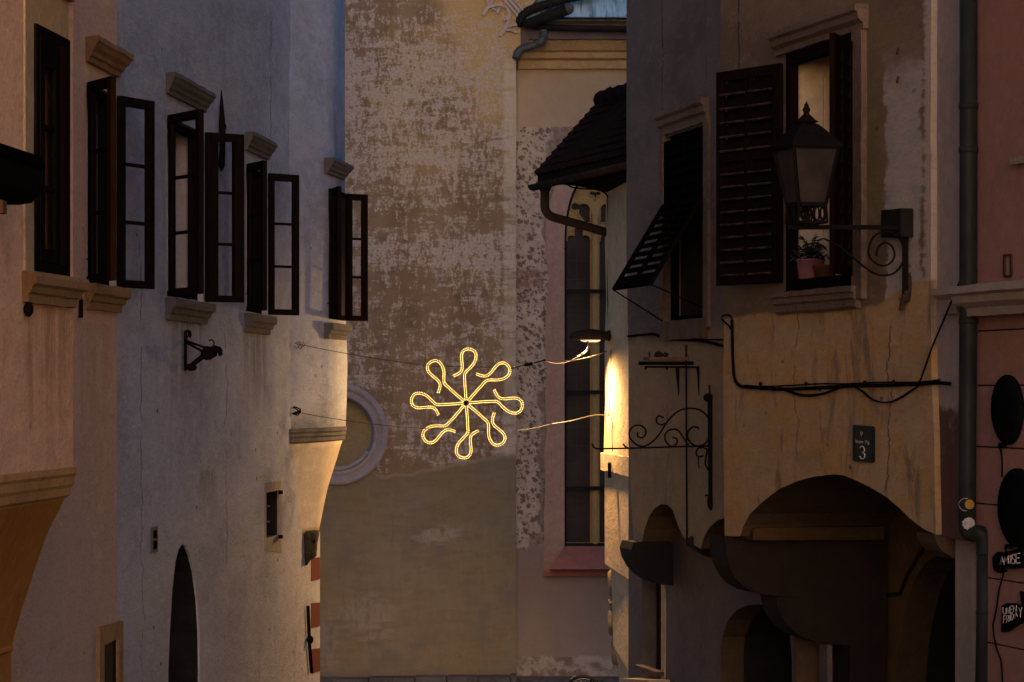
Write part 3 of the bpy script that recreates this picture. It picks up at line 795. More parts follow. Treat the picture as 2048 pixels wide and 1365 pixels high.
for i in range(n_): mb.face((i0[i], i0[(i + 1) % n_], i1[(i + 1) % n_], i1[i]), 'corbel_ochre', i < len(pts) - 1)
mb.build('corbel', HA)
# window in the oriel: closed, an added brown panel imitates the reflection in the glass
w = window_frame(HA, OA, *W1, d=.03, wd=.07)
mb = MB()
for q in ([(W1[0] - .20, W1[2]), (W1[0] - .004, W1[2]), (W1[0] - .004, W1[3] + .004), (W1[1] + .03, W1[3] + .004), (W1[1] + .03, W1[3] + .30), (W1[0] - .20, W1[3] + .30)],):
    q = jag(q, .1, .012, 8); i0 = [mb.vert(OA.P(a_, z_, .012)) for a_, z_ in q]; i1 = [mb.vert(OA.P(a_, z_, -.02)) for a_, z_ in q]
    mb.tess(i0, [q], 'reveal_stone')
    for i in range(len(q)): j = (i + 1) % len(q); mb.face((i0[i], i0[j], i1[j], i1[i]), 'reveal_stone')
mb.build('window_surround', HA)
p0 = OA.P(W1[0] + .07, 0, .015); p1 = OA.P(W1[0] + (W1[1] - W1[0]) * .66, 0, .015); p2 = OA.P(W1[1] - .07, 0, .015)
leaf(HA, w, p0, p1, W1[2] + .07, W1[3] - .07, (.10, .12), (.08, .16), 2, edge='dark_wood')
leaf(HA, w, p2, p1 + OA.t * .004, W1[2] + .07, W1[3] - .07, (.10, .14), (.08, .16), 2, edge='brown_wood')
mb = MB(); mb.prism([OA.P(W1[0] + .03, W1[2] + .08, -.045), OA.P(W1[1] - .03, W1[2] + .08, -.045), OA.P(W1[1] - .03, W1[3] - .2, -.045), OA.P(W1[0] + .03, W1[3] - .2, -.045)], OA.n * -.02, 'brown_reflection'); mb.build('reflection_panel', w)
mb = MB(); moulding(mb, OA, W1[0] - .22, W1[1] + .06, W1[2] - .005, SILL, 'hood_stone_ochre', 1.0, seed=3, depth_scale=.8); mb.build('window_sill', HA)
mb = MB(); moulding(mb, OA, W1[0] - .16, W1[1] + .02, OA.sz(131, 2)[1] + .17, HOOD, 'hood_stone_ochre', 1.0, seed=5); mb.build('window_hood', HA)
# window 2
w = window_frame(HA, LW, *W2)
leaf(HA, w, LW.P(W2[0], 0, .03).xy, (PX(227, 20.95), 20.95), W2[2], W2[3], (.07, .07), hook=True)
leaf(HA, w, LW.P(W2[1], 0, .03).xy, (PX(305, 22.78), 22.78), W2[2], W2[3], (.06, .085), edge='dark_wood', handle=True)
mb = MB(); moulding(mb, LW, W2[0] - .02, W2[1] - .01, LW.sz(170, 74)[1], HOOD, 'hood_stone_ochre', 1.1, seed=6, depth_scale=.8); mb.build('window_hood', HA)
mb = MB(); moulding(mb, LW, W2[0] - .05, W2[1] - .02, W2[2] - .01, SILL, 'hood_stone_ochre', 1.05, seed=7, depth_scale=.8); mb.build('window_sill', HA)
mb = MB(); slab(mb, LW, [(200, 1256), (247, 1242), (247, 1420), (238, 1420), (238, 1277), (231, 1280), (209, 1291), (209, 1420), (200, 1420)], -.02, .03, 'hood_stone_ochre', .01, 3); mb.build('door_surround', HA)
mb = MB(); slab(mb, LW, [(209, 1291), (238, 1277), (238, 1420), (209, 1420)], -.06, .006, 'dark_room'); mb.build('dark_doorway', HA)  # dark sheet stands in for the shaded open doorway
mb = MB(); mb.ball(OA.at(57, 619, .03), .03, .035, .045, 'black_iron'); mb.build('iron_boss', HA)
mb = MB()
p = [LW.at(163, 560, .02), LW.at(164, 580, .03), LW.at(163, 604, .03)]; mb.tube(p, .006, 'black_iron', 6); mb.bar(LW.at(162.5, 600, .035), LW.at(162, 636, .035), .03, .02, 'black_iron'); mb.build('shutter_stay', HA)

# --- white house wall
mb = MB()
sb0 = LB.sY(22.38); sb1 = LB.sz(640, 1000)[0]
arch_door = [LB.sz(x, y) for x, y in [(336, 1420), (337, 1340), (340, 1260), (345, 1180), (351, 1125), (357, 1100), (364, 1089), (372, 1093), (380, 1112), (388, 1145), (395, 1200), (399, 1265), (400, 1340), (400, 1420)]]
slit = [LB.sz(532, 986), LB.sz(558, 978), LB.sz(558, 1078), LB.sz(532, 1078)]
slit = [(slit[0][0], slit[3][1]), (slit[1][0], slit[3][1]), (slit[1][0], slit[0][1]), (slit[0][0], slit[0][1])]
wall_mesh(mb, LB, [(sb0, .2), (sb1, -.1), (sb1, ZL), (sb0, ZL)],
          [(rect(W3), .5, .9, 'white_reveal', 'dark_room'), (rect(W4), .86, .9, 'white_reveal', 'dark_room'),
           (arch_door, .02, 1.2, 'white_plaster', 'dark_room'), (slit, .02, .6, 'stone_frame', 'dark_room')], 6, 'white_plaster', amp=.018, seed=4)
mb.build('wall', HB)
def win_set(house, wl, o, near, far, hood_py, hood_px, seed, hs='hood_stone', **kw):
    w = window_frame(house, wl, *o)
    leaf(house, w, wl.P(o[0], 0, .03).xy, (PX(*near), near[1]), o[2], o[3], (.06, .075), edge='dark_wood', hook=True)
    leaf(house, w, wl.P(o[1], 0, .03).xy, (PX(*far), far[1]), o[2], o[3], edge='dark_wood', **kw)
    mb = MB(); moulding(mb, wl, o[0] - .04, o[1] - .02, wl.sz(hood_px, hood_py)[1], HOOD, hs, 1.05, seed=seed, depth_scale=.68); mb.build('window_hood', house)
    mb = MB(); moulding(mb, wl, o[0] - .06, o[1] - .03, o[2] - .02, SILL, hs, 1.05, seed=seed + 1, depth_scale=.75); mb.build('window_sill', house)
    return w
win_set(HB, LB, W3, (403, 23.9), (486, 26.3), 142, 325, 11, stile=(.12, .11))
win_set(HB, LB, W4, (530, 27.85), (596, 29.75), 264, 490, 15)
mb = MB(); plate(mb, LB, LB.poly([(529, 966), (562, 962), (562, 1106), (529, 1102)]), [[slit[0], slit[1], slit[2], slit[3]]], -.01, .005, 'stone_frame')
mb.build('slit_surround', HB)
for x, y in ((560, 985), (560, 1074)):
    mb = MB(); mb.bar(LB.at(x, y, .02), LB.at(x + 3, y, .07), .03, .04, 'black_iron'); mb.build('shutter_hinge', HB)
for x, y in ((535, 1012), (535, 1043)):
    mb = MB(); mb.bar(LB.at(x, y, .01), LB.at(x + 4, y + 1, .03), .02, .02, 'hood_stone'); mb.build('shutter_pin', HB)
mb = MB()   # tall pointed iron wall anchor
mb.tube([LB.at(443, 180, .05), LB.at(443.5, 215, .05), LB.at(444.5, 252, .05), LB.at(445, 300, .05), LB.at(443, 332, .05), LB.at(442.5, 344, .05)], [.004, .022, .035, .03, .035, .004], 'black_iron', 6)
mb.ball(LB.at(447, 254, .05), .03, .03, .04, 'black_iron', 8, 6); mb.build('wall_anchor', HB)
mb = MB(); mb.tube([LB.at(616, 1213, .03), LB.at(619, 1290, .03), LB.at(623, 1345, .03)], .022, 'black_iron', 6); mb.ball(LB.at(620, 1280, .05), .04, .04, .05, 'black_iron', 8, 6); mb.build('wall_anchor', HB)
mb = MB()   # painted red quoins at the far corner
for y0, y1 in ((1035, 1066), (1117, 1160), (1207, 1254), (1299, 1345), (1390, 1440)):
    slab(mb, LB, [(623, y0), (640, y0 - 2), (640, y1 - 2), (623, y1 + 3)], -.01, .006, 'red_paint', .006, y0)
mb.build('painted_quoins', HB)
# far corner oriel (swelling out of the wall)
p0 = LB.P(LB.sz(580, 700)[0], 0, 0); p1 = Vector((PX(655, 32.2), 32.2, 0)); p2 = Vector((PX(690, 33.3), 33.3, 0)); p3 = Vector((-2.9, 33.35, 0))
def fillet(a, b, c, r, n=6):
    d1 = (a - b).normalized(); d2 = (c - b).normalized(); return [(b + d1 * r * (1 - i / n) ** 2 + d2 * r * (i / n) ** 2) for i in range(n + 1)]
OBW = WL(p1.x, p1.y, (p2.x - p1.x) / (p2.y - p1.y), 1)
W5Y = OBW.Y(657)
W5 = opening(OBW, 657, 685, 388, 642, 'f')
plan = fillet(p0 + Vector((-.16, -.5, 0)), p0 + Vector((.0, .0, 0)), p1, .2) + fillet(p0, p1, p2, .25) + [p2, p3]
zt = PZ(884, 31.8)
mb = MB()
lv = [(zt + (ZL - zt) * i / 26) for i in range(27)]
rings = []
for z in lv:
    ring = []
    for i, p in enumerate(plan):
        q = Vector((p.x * 1.5, p.y * 1.5, z * .9)); k = .022 * mnoise.noise(q) if i < len(plan) - 2 else 0
        sw = .03 * math.exp(-((z - PZ(740, 32)) / .55) ** 2) if i > 8 and i < len(plan) - 1 else 0
        ring.append(mb.vert((p.x + k + sw, p.y - k, z)))
    rings.append(ring)
m_ = len(plan)
for A, B in zip(rings, rings[1:]):
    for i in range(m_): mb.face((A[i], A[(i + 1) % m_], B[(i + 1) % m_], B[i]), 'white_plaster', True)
mb.face(rings[0], 'white_plaster'); mb.face(rings[-1], 'white_plaster')
mb.build('corner_oriel', HB)
w = window_frame(HB, OBW, *W5, d=.05)
mb = MB(); mb.prism([OBW.P(W5[0] + .05, W5[2] + .05, .045), OBW.P(W5[1] - .05, W5[2] + .05, .045), OBW.P(W5[1] - .05, W5[3] - .05, .045), OBW.P(W5[0] + .05, W5[3] - .05, .045)], OBW.n * -.01, 'dark_room'); mb.build('shade_panel', w)  # flat dark sheet added for the shade of the open window
leaf(HB, w, OBW.P(W5[0], 0, .06).xy, (PX(679, W5Y - .36), W5Y - .36), W5[2], W5[3], (.06, .06), edge='dark_wood', hook=True)
leaf(HB, w, OBW.P(W5[1], 0, .06).xy, (PX(734, OBW.Y(685) + .14), OBW.Y(685) + .14), W5[2], W5[3], edge='dark_wood')
mb = MB(); moulding(mb, OBW, W5[0] - .18, W5[1] - .05, OBW.sz(650, 316)[1], HOOD, 'hood_stone', 1.0, seed=21, depth_scale=.8); mb.build('window_hood', HB)
mb = MB(); moulding(mb, OBW, W5[0] - .18, W5[1] - .05, OBW.sz(650, 646)[1], SILL, 'hood_stone', 1.0, seed=22, depth_scale=.8); mb.build('window_sill', HB)
mb = MB()   # oriel cornice
cen = Vector((-2.7, 32.4, 0))
cpl = [p0 + Vector((-.1, -.02, 0)), p0 + Vector((.02, .0, 0))] + fillet(p0, p1, p2, .12) + [p2 - (p2 - p1) * .06, Vector((-2.9, 32.9, 0)), Vector((-2.9, 31.0, 0))]
rings = []
for py, e in ((856, .015), (857, .05), (863, .055), (867, .03), (872, .045), (876, .02), (882, .03), (885, .0)):
    rings.append([mb.vert(Vector((p.x, p.y, PZ(py, 31.8))) + ((p - cen).normalized() * (e + .008 * mnoise.noise(p * 5 + Vector((0, 0, py)))))) for p in cpl])
for A, B in zip(rings, rings[1:]):
    for i in range(len(cpl)): mb.face((A[i], A[(i + 1) % len(cpl)], B[(i + 1) % len(cpl)], B[i]), 'hood_stone')
mb.face(rings[0], 'hood_stone'); mb.face(rings[-1], 'hood_stone')
mb.build('oriel_cornice', HB)
mb = MB()   # funnel under the oriel
q0 = LB.at(605, 1066, 0); q1 = Vector((PX(634, 32.3), 32.3, 0)); q2 = Vector((PX(638, 32.7), 32.7, 0)); q3 = Vector((-2.7, 32.8, 0)); qk = Vector((-2.7, 31.6, 0))
top = fillet(p0 + Vector((-.1, -.3, 0)), p0, p1, .06, 4) + fillet(p0, p1, p2, .14, 6) + [p2 - (p2 - p1) * .1, p3]
q0.z = 0
bot = fillet(q0 + Vector((-.05, -.2, 0)), q0, q1, .03, 4) + fillet(q0, q1, q2, .05, 6) + [q2, q3]
rings = []
for i in range(15):
    f = i / 14; e = f + .10 * math.sin(f * math.pi)
    z = PZ(884 + (1068 - 884) * f, 31.9)
    ring = []
    for a_, b_ in zip(top, bot):
        p = a_.lerp(b_, min(1, e)); k = .012 * mnoise.noise(Vector((p.x * 3, p.y * 3, z * 3)))
        ring.append(mb.vert((p.x + k, p.y, z)))
    rings.append(ring)
for A, B in zip(rings, rings[1:]):
    for i in range(len(top)): mb.face((A[i], A[(i + 1) % len(top)], B[(i + 1) % len(top)], B[i]), 'oriel_plaster', True)
mb.face(rings[0], 'oriel_plaster'); mb.face(rings[-1], 'oriel_plaster')
mb.build('oriel_corbel', HB)
mb = MB()   # weathered carved stone at its tip
Ys = 32.0; cx = PX(620, Ys); rings = []
for py, w_, dp, dx in ((1062, .088, .12, 0), (1068, .095, .13, .0), (1074, .088, .12, 0), (1090, .08, .115, .0), (1104, .072, .10, -.003), (1114, .06, .08, -.006), (1122, .035, .05, -.03), (1132, .012, .02, -.05)):
    z = PZ(py, Ys); ring = []
    for k in range(16):
        a = 2 * math.pi * k / 16; v = Vector((cx + dx + w_ * math.cos(a), Ys + .06 + dp * math.sin(a), z))
        v += Vector((math.cos(a), math.sin(a), 0)) * .016 * mnoise.noise(v * 14); ring.append(mb.vert(v))
    rings.append(ring)
for A, B in zip(rings, rings[1:]):
    for k in range(16): mb.face((A[k], A[(k + 1) % 16], B[(k + 1) % 16], B[k]), 'old_carved_stone', True)
mb.face(rings[0], 'old_carved_stone'); mb.face(rings[-1], 'old_carved_stone')
mb.ball(W(628, 1108, Ys - .02), .03, .05, .05, 'old_carved_stone', 10, 8, .3)
mb.lathe(W(627, 1083, Ys - .055), (0.2, -1, 0), [(.024, .0), (.024, .006), (.014, .008), (.012, -.02)], 12, 'dark_room')
mb.build('carved_stone', HB)

# ------------------------------------------------------------------ things on the left wall
mb = MB()   # planter box at the left edge
pc = [Vector((PX(82, 15.5), 15.5, 0)), Vector((PX(82, 15.5), 15.5, 0)) + OA.t * -2.3]
zt_, zb_ = PZ(318, 15.5), PZ(410, 15.5)
PL = thing('planter_box', 'dark metal planter box with a rolled rim, cut by the left photo edge', 'planter', (pc[0].x, 14.4, zb_))
nrm = OA.n
a = pc[0]
mb = MB()
prof = [(0, zt_), (.008, zt_ - .1), (-.005, zb_ + .06), (-.05, zb_ + .01), (-.12, zb_), (-.36, zb_), (-.38, zt_)]
mb.prism([Vector((a.x, a.y, z)) + nrm * d for d, z in prof], OA.t * -2.3, 'planter_metal', False)
mb.build('trough', PL)
mb = MB(); mb.tube([Vector((a.x, a.y, zt_ - .04)) + nrm * .0 + OA.t * .02, Vector((a.x, a.y, zt_ - .04)) + OA.t * -2.3], .022, 'planter_metal', 8)
mb.tube([Vector((a.x, a.y, zt_ - .0)) + nrm * .0, Vector((a.x, a.y, zt_)) + OA.t * -2.3], .012, 'planter_metal', 8); mb.build('rim', PL)
mb = MB(); q = Vector((PX(13, 14.8), 14.8, 0)); mb.abox((q.x - .42, 14.72, PZ(428, 14.8)), (q.x - .005, 14.84, PZ(402, 14.8)), 'planter_wood'); mb.build('wooden_bracket', PL)

# iron bracket with a bundle of hooks
BK = thing('hook_bracket', 'black iron wall bracket holding a bundle of hooks on the white house wall', 'bracket', LB.at(369, 740))
Yb = LB.Y(369) - .02
mb = MB(); mb.bar(W(370, 664, Yb), W(370, 742, Yb), .035, .025, 'black_iron')
mb.tube(spline([W(369, 676, Yb), W(369, 666, Yb), W(375, 661.5, Yb), W(381, 666, Yb), W(380, 675, Yb - .02)], 6), .011, 'black_iron', 6)
mb.tube(spline([W(370, 668, Yb), W(375, 664, Yb), W(378, 669, Yb), W(374, 675, Yb)], 5), .008, 'black_iron', 6); mb.build('wall_bar', BK)
mb = MB(); mb.tube([W(369, 681, Yb), W(414, 697, Yb - .15)], .011, 'black_iron', 6); mb.tube([W(370, 684, Yb), W(408, 705, Yb - .15)], .011, 'black_iron', 6)
mb.tube([W(371, 728, Yb), W(379, 735, Yb - .1)], .008, 'black_iron', 6); mb.build('stay', BK)
mb = MB()
for i in range(9):
    ox = R.uniform(-4, 4); oy = R.uniform(-3, 3); y_ = Yb - .15 + R.uniform(-.05, .05)
    mb.tube(spline([W(378 + ox * .8, 736 + oy * .7, y_), W(402 + ox, 717 + oy, y_), W(428 + ox * 1.6, 700 + oy * 2.4, y_), W(437 + ox, 699 + oy * 2.5, y_), W(441 + ox, 706 + oy * 2.5, y_ - .03)], 5), R.uniform(.008, .014), 'black_iron', 6)
for x, y in ((424, 686), (438, 703)):
    mb.tube(spline([W(x - 6, y - 4, Yb - .16), W(x, y - 6, Yb - .16), W(x + 4, y, Yb - .16), W(x + 2, y + 8, Yb - .16)], 5), .007, 'black_iron', 6)
mb.ball(W(383, 735, Yb - .15), .05, .05, .035, 'black_iron', 10, 6, .3); mb.ball(W(417, 707, Yb - .15), .075, .05, .06, 'black_iron', 10, 8, .4)
mb.build('hook', BK)
mb = MB(); slab(mb, LB, [(306, 1056), (316, 1053), (316, 1104), (306, 1105)], -.005, .02, 'plaque_stone'); slab(mb, LB, [(308, 1062), (314, 1060), (314, 1076), (308, 1077)], .021, .025, 'black_paint'); slab(mb, LB, [(308, 1082), (314, 1081), (314, 1098), (308, 1099)], .021, .025, 'black_paint')
mb.build('wall_plaque', None, 'small dark grey rectangular plaque left of the dark arched doorway', 'plaque')

# ------------------------------------------------------------------ star light and its wires
YS = 33.0
SL = thing('star_light', 'glowing yellow rope light star with eight looped arms hung across the lane', 'light', W(932, 806, YS))
cs = W(932.5, 806.5, YS)
ARM = [(28, 2), (90, 9), (150, 15), (205, 19), (250, 21), (275, 10), (300, -14), (335, -47), (375, -69), (420, -76), (455, -62), (474, -30), (476, 8), (458, 38), (420, 53), (375, 50), (330, 44), (295, 46), (268, 62), (250, 88), (236, 116)]
pxm = YS / F / 4.267
for k in range(8):
    ang = rad(45 * k - 1.5); kk = R.uniform(.975, 1.02)
    path = []
    for u, v in spline(ARM, 5):
        u *= .985; v *= .98
        path.append(Vector((cs.x + (u * math.cos(ang) - v * math.sin(ang)) * pxm * kk, YS + R.uniform(-.001, .001), cs.z + (u * math.sin(ang) + v * math.cos(ang)) * pxm * kk)))
    mb = MB(); mb.tube(path, .0115, 'rope_tube', 6)
    arm = mb.build('rope_arm', SL)
    mb = MB()
    # walk along the path and drop pairs of beads
    acc = 0; step = .019; L = [0]
    for a_, b_ in zip(path, path[1:]): L.append(L[-1] + (b_ - a_).length)
    d = 0; i = 0
    while d < L[-1]:
        while i < len(L) - 2 and L[i + 1] < d: i += 1
        f = (d - L[i]) / max(1e-9, L[i + 1] - L[i]); p = path[i].lerp(path[i + 1], f); tdir = (path[i + 1] - path[i]).normalized()
        nn = Vector((-tdir.z, 0, tdir.x))
        for sgn, off in ((1, 0), (-1, .3 * step)):
            c = p + nn * sgn * .0108 + tdir * off + Vector((0, -.006, 0)); r = R.uniform(.0046, .0062)
            ids = [mb.vert(c + Vector(v) * r) for v in ((1, 0, 0), (-1, 0, 0), (0, 1, 0), (0, -1, 0), (0, 0, 1), (0, 0, -1))]
            for t3 in ((0, 2, 4), (2, 1, 4), (1, 3, 4), (3, 0, 4), (2, 0, 5), (1, 2, 5), (3, 1, 5), (0, 3, 5)): mb.face([ids[q] for q in t3], 'led_glow')
        d += step
    mb.build('bead_string', arm)
mb = MB(); mb.ball(cs, .034, .02, .034, 'black_iron', 10, 6, .5)
for k in range(6):
    a_ = rad(k * 60 + 20); mb.bar(cs - Vector((math.cos(a_), 0.2, math.sin(a_))) * .035, cs + Vector((math.cos(a_), -.2, math.sin(a_))) * .04, .008, .012, 'rope_tube')
mb.build('hub', SL)
def sag(a, b, s, n=14): return [Vector(a).lerp(Vector(b), i / n) + Vector((0, 0, -s * 4 * (i / n) * (1 - i / n))) for i in range(n + 1)]
AN = W(584, 686, LB.Y(583) + .05); AN2 = W(585, 823, LB.Y(583) + .05); CWp = W(1213, 703, 35.6); CW2 = W(1212, 831, 35.6)
mb = MB(); mb.tube(sag(AN, W(866, 733, YS), .02), .004, 'thin_wire', 5); mb.tube(sag(W(866, 733, YS), W(1003, 735, YS), .0), .004, 'thin_wire', 5)
for i in range(5): mb.tube(spline([AN + Vector((.02 * i, -.01, 0)), AN + Vector((.02 * i + .03, -.03, R.uniform(-.09, .05))), AN + Vector((.02 * i + .07, -.01, R.uniform(-.03, .02)))], 4), .003, 'thin_wire', 4)
mb.build('suspension_wire', None, 'thin upper wire from the white house to the star light', 'wire', 'wires holding the star')
mb = MB(); mb.tube(sag(AN2, W(862, 858, YS), .03), .004, 'thin_wire', 5); mb.tube(sag(W(862, 858, YS), W(1000, 862, YS), .0), .003, 'thin_wire', 5)
for i in range(7): mb.tube(spline([AN2 + Vector((-.01, 0, 0)), AN2 + Vector((R.uniform(.0, .06), -.05, R.uniform(-.05, .05))), AN2 + Vector((.09, 0, R.uniform(-.02, .02)))], 4), .007, 'black_iron', 5)
mb.build('suspension_wire', None, 'thin lower wire knotted to the white house below the other', 'wire', 'wires holding the star')
mb = MB(); mb.tube(sag(W(1020, 738, YS), W(1052, 730, YS + .2), .0, 3), .006, 'black_paint', 6)
mb.tube(sag(W(1052, 730, YS + .2), W(1090, 720, YS + .4), .005, 4), .0085, 'black_paint', 6)
mb.tube([W(1050, 730.5, YS + .2), W(1064, 728, YS + .25)], .019, 'black_paint', 8); mb.tube([W(1064, 728, YS + .25), W(1068, 727.3, YS + .26)], .014, 'bare_steel', 8)
mb.tube(sag(W(1088, 721, YS + .4), CWp, .05), .0065, 'steel_wire', 6); mb.tube(sag(W(1088, 721, YS + .4), W(1160, 710, YS + 2.0), .07), .005, 'steel_wire', 6)
mb.ball(W(1088, 721, YS + .4), .014, .014, .014, 'white_cable', 8, 6); mb.ball(W(1027, 734, YS + .1), .010, .01, .01, 'white_cable', 8, 6)
mb.tube(spline([W(1175, 683, 35.35), W(1177, 692, 35.35), W(1173, 702, 35.3), W(1163, 709, 35.1), W(1155, 713, 35.1)], 6), .013, 'white_cable', 8)
mb.ball(W(1155, 713, 35.1), .018, .018, .018, 'white_cable', 8, 6)
mb.build('light_cable', None, 'power cable with black plug running from the star light to the street lamp', 'cable')
mb = MB(); mb.tube(sag(W(1030, 862, YS), W(1100, 849, YS + 1), .01), .003, 'thin_wire', 5); mb.tube(spline([W(1100, 849, YS + 1), W(1143, 842, YS + 1.5), W(1187, 831, YS + 2.2), CW2], 6), .0055, 'steel_wire', 5)
mb.build('guy_wire', None, 'pale slack wire from the star light across the dark church window', 'wire')

# ------------------------------------------------------------------ small annex with tiled roof (lit wall)
CWL = WL(1.164, 36, -.096, -1)
HC = thing('annex_house', 'narrow lamplit house corner under a dark tiled roof with gutter', 'house', (2.5, 34.5, 0))
mb = MB()
zt_ = PZ(372, 36)
def c_s(px): return CWL.sz(px, 700)[0]
# wall plate; its far edge is ragged
far_edge = [(1212, 372), (1211, 480), (1212, 600), (1211, 700), (1209, 800), (1208, 902), (1209, 945), (1210, 1060), (1210, 1128), (1222, 1140), (1224, 1210), (1226, 1290), (1236, 1330), (1240, 1400)]
ol = [(0.0 + (PX(1208, 36) - PX(x, 36)) * .0, PZ(y, 36)) for x, y in far_edge]
# the far corner as a vertical plan prism with the visible face turned to the lane
Yn = 32.7
rings = []
for x, y in far_edge:
    z = PZ(y, 36); xf = PX(x, 36); xn = CWL.x0 + CWL.m * (Yn - CWL.y0)
    j = .02 * mnoise.noise(Vector((0, 0, z * 3)))
    rings.append([mb.vert((xf + j, 36, z)), mb.vert((xn, Yn, z)), mb.vert((6, Yn, z)), mb.vert((6, 36.05, z)), ])
for A, B in zip(rings, rings[1:]):
    for i in range(4): mb.face((A[i], A[(i + 1) % 4], B[(i + 1) % 4], B[i]), 'annex_plaster')
mb.face(rings[0], 'annex_plaster'); mb.face(rings[-1], 'annex_plaster')
mb.build('wall', HC)
mb = MB(); moulding(mb, CWL, CWL.sY(35.98), CWL.sY(31.5), 0, [(0, 0)], 'annex_plaster') if False else None
zz0, zz1 = PZ(943, 35.9), PZ(906, 35.9)
s_a, s_b = CWL.sY(32.8), CWL.sY(36.0)
outl = jag([(s_a, zz0), (s_b, zz0 + .02), (s_b, zz1), (s_a, zz1)], .06, .02, 6)
a_ = [mb.vert(CWL.P(s, z, .045)) for s, z in outl]; b_ = [mb.vert(CWL.P(s, z, -.02)) for s, z in outl]
mb.tess(a_, [outl], 'annex_plaster')
for i in range(len(outl)): j = (i + 1) % len(outl); mb.face((a_[i], a_[j], b_[j], b_[i]), 'annex_plaster')
mb.build('plaster_band', HC)
mb = MB(); yq = CWL.Y(1218, .05)
p = W(1219, 930, 34.9); mb.abox((p.x - .022, p.y - .05, PZ(956, 34.9)), (p.x + .022, p.y, PZ(926, 34.9)), 'black_iron'); mb.tube([W(1219, 927, 34.85), W(1219, 924, 34.85)], .02, 'bare_steel', 6); mb.build('iron_hook', HC)
for x0, x1, y0, y1 in ((1217, 1234, 1136, 1196), (1217, 1235, 1199, 1212), (1217, 1234, 1214, 1272), (1222, 1237, 1276, 1330)):
    mb = MB(); lo = W(x0, y1, 36.3); hi = W(x1 + 20, y0, 36.3)
    cc = (lo + hi) / 2; s_ = (hi - lo) / 2
    n0 = len(mb.v); mb.ball(cc, s_.x * 1.25, .25, s_.z * 1.15, 'annex_rubble', 14, 10, .35, y0)
    for v in mb.v[n0:]:
        v.x = max(lo.x, min(hi.x, v.x)); v.z = max(lo.z, min(hi.z, v.z)); v.x += .02 * mnoise.noise(v * 6)
    mb.build('corner_stone', HC)
# roof
Pc = W(1075, 352, 36.3); Pn = W(1275, 306, 32.2); Rr_ = W(1204, 205, 36.0); Rn = W(1275, 178, 33.0)
Rr_ = W(1207, 203, 36.6); Rn = W(1280, 182, 33.9)
mb = MB()
und = Vector((0, 0, -.10))
bk = Vector((3.2, 37.2, Pc.z + .2))
mb.prism([Pc, Pn, Rn, Rr_], und, 'eave_board')
mb.prism([Pc + Vector((.02, .02, -.004)), Rr_ + Vector((.02, .02, -.004)), bk], und, 'roof_tile')
RF = mb.build('roof', HC)
mb = MB()   # overlapping tiles, course by course
rows_ = 9
for r_ in range(rows_):
    f0, f1 = r_ / rows_, (r_ + 1.25) / rows_
    A0 = Pc.lerp(Rr_, f0); B0 = Pn.lerp(Rn, f0); A1 = Pc.lerp(Rr_, min(1, f1)); B1 = Pn.lerp(Rn, min(1, f1))
    nt = 20; nrm_ = (Pn - Pc).cross(Rr_ - Pc).normalized()
    if nrm_.z < 0: nrm_ = -nrm_
    for i in range(nt):
        g0 = (i + .03) / nt; g1 = (i + .97) / nt
        l0, l1 = A0.lerp(B0, g0), A0.lerp(B0, g1); u0, u1 = A1.lerp(B1, g0), A1.lerp(B1, g1)
        lift = nrm_ * (.036 + R.uniform(0, .012)); ul = nrm_ * .012; mid = (l0 + l1) / 2 - (u0 - l0) * .12
        mb.prism([l0 + lift, mid + lift * .95, l1 + lift, u1 + ul, u0 + ul], nrm_ * -.018, 'roof_tile')
mb.build('tile_courses', RF)
mb = MB()
n_ = 12
for i in range(n_):   # hip and ridge tiles
    a_ = Pc.lerp(Rr_, i / n_); b_ = Pc.lerp(Rr_, (i + 1.15) / n_); mb.tube([a_ + Vector((0, 0, .02)), b_ + Vector((0, 0, .0))], [.058, .048], 'roof_tile', 8)
for i in range(4):
    a_ = Rr_.lerp(Rn, i / 4 - .03); b_ = Rr_.lerp(Rn, (i + 1.1) / 4); mb.tube([a_ + Vector((0, 0, .02)), b_ + Vector((0, 0, .02))], [.125, .10], 'roof_tile', 10)
mb.tube(spline([W(1207, 200, 36.5), W(1208, 190, 36.5), W(1213, 183, 36.5), W(1224, 178, 36.5)], 5), [.012 + .002 * i for i in range(16)], 'roof_tile', 6)
mb.build('ridge_tiles', RF)
mb = MB()
ga, gb = W(1066, 371, 36.25), W(1290, 318, 31.9)
half_gutter(mb, ga, gb, 15 * 34 / F * .8, 'gutter_metal')
for i in range(1, 8): 
    c_ = ga.lerp(gb, i / 7.5); dirn = (gb - ga).normalized()
    half_gutter(mb, c_ - dirn * .012, c_ + dirn * .012, 15 * 34 / F * .8 + .006, 'gutter_metal')
mb.build('gutter', HC)
mb = MB()
sof = [ga + Vector((.06, .02, .03)), gb + Vector((.06, .05, .03)), Vector((CWL.x0 + CWL.m * (31.5 - 36) + .1, 31.5, PZ(372, 34))), Vector((PX(1215, 35.9), 35.9, PZ(386, 36))), W(1150, 372, 36.3)]
mb.prism(sof, (0, 0, .07), 'eave_board'); mb.build('soffit', HC)
mb = MB()
mb.tube(spline([W(1090, 368, 36.1), W(1090, 385, 36.1), W(1089.5, 405, 36.1), W(1091, 420, 36.1), W(1099, 431, 36.08), W(1114, 437, 36.06), W(1150, 447, 36.0), W(1216, 466, 35.9)], 4), 9.0 * 36 / F, 'gutter_metal', 12)
mb.lathe(W(1090, 376, 36.1), (0, 0, 1), [(.062, -.05), (.105, .06)], 12, 'gutter_metal'); mb.build('downpipe', HC)
mb = MB(); mb.tube(spline([W(1128, 362, 36), W(1142, 374, 36), W(1165, 378, 36), W(1195, 380, 35.9), W(1214, 391, 35.8), W(1216, 420, 35.8), W(1216, 560, 35.8), W(1217, 655, 35.8)], 5), .011, 'black_paint', 6)
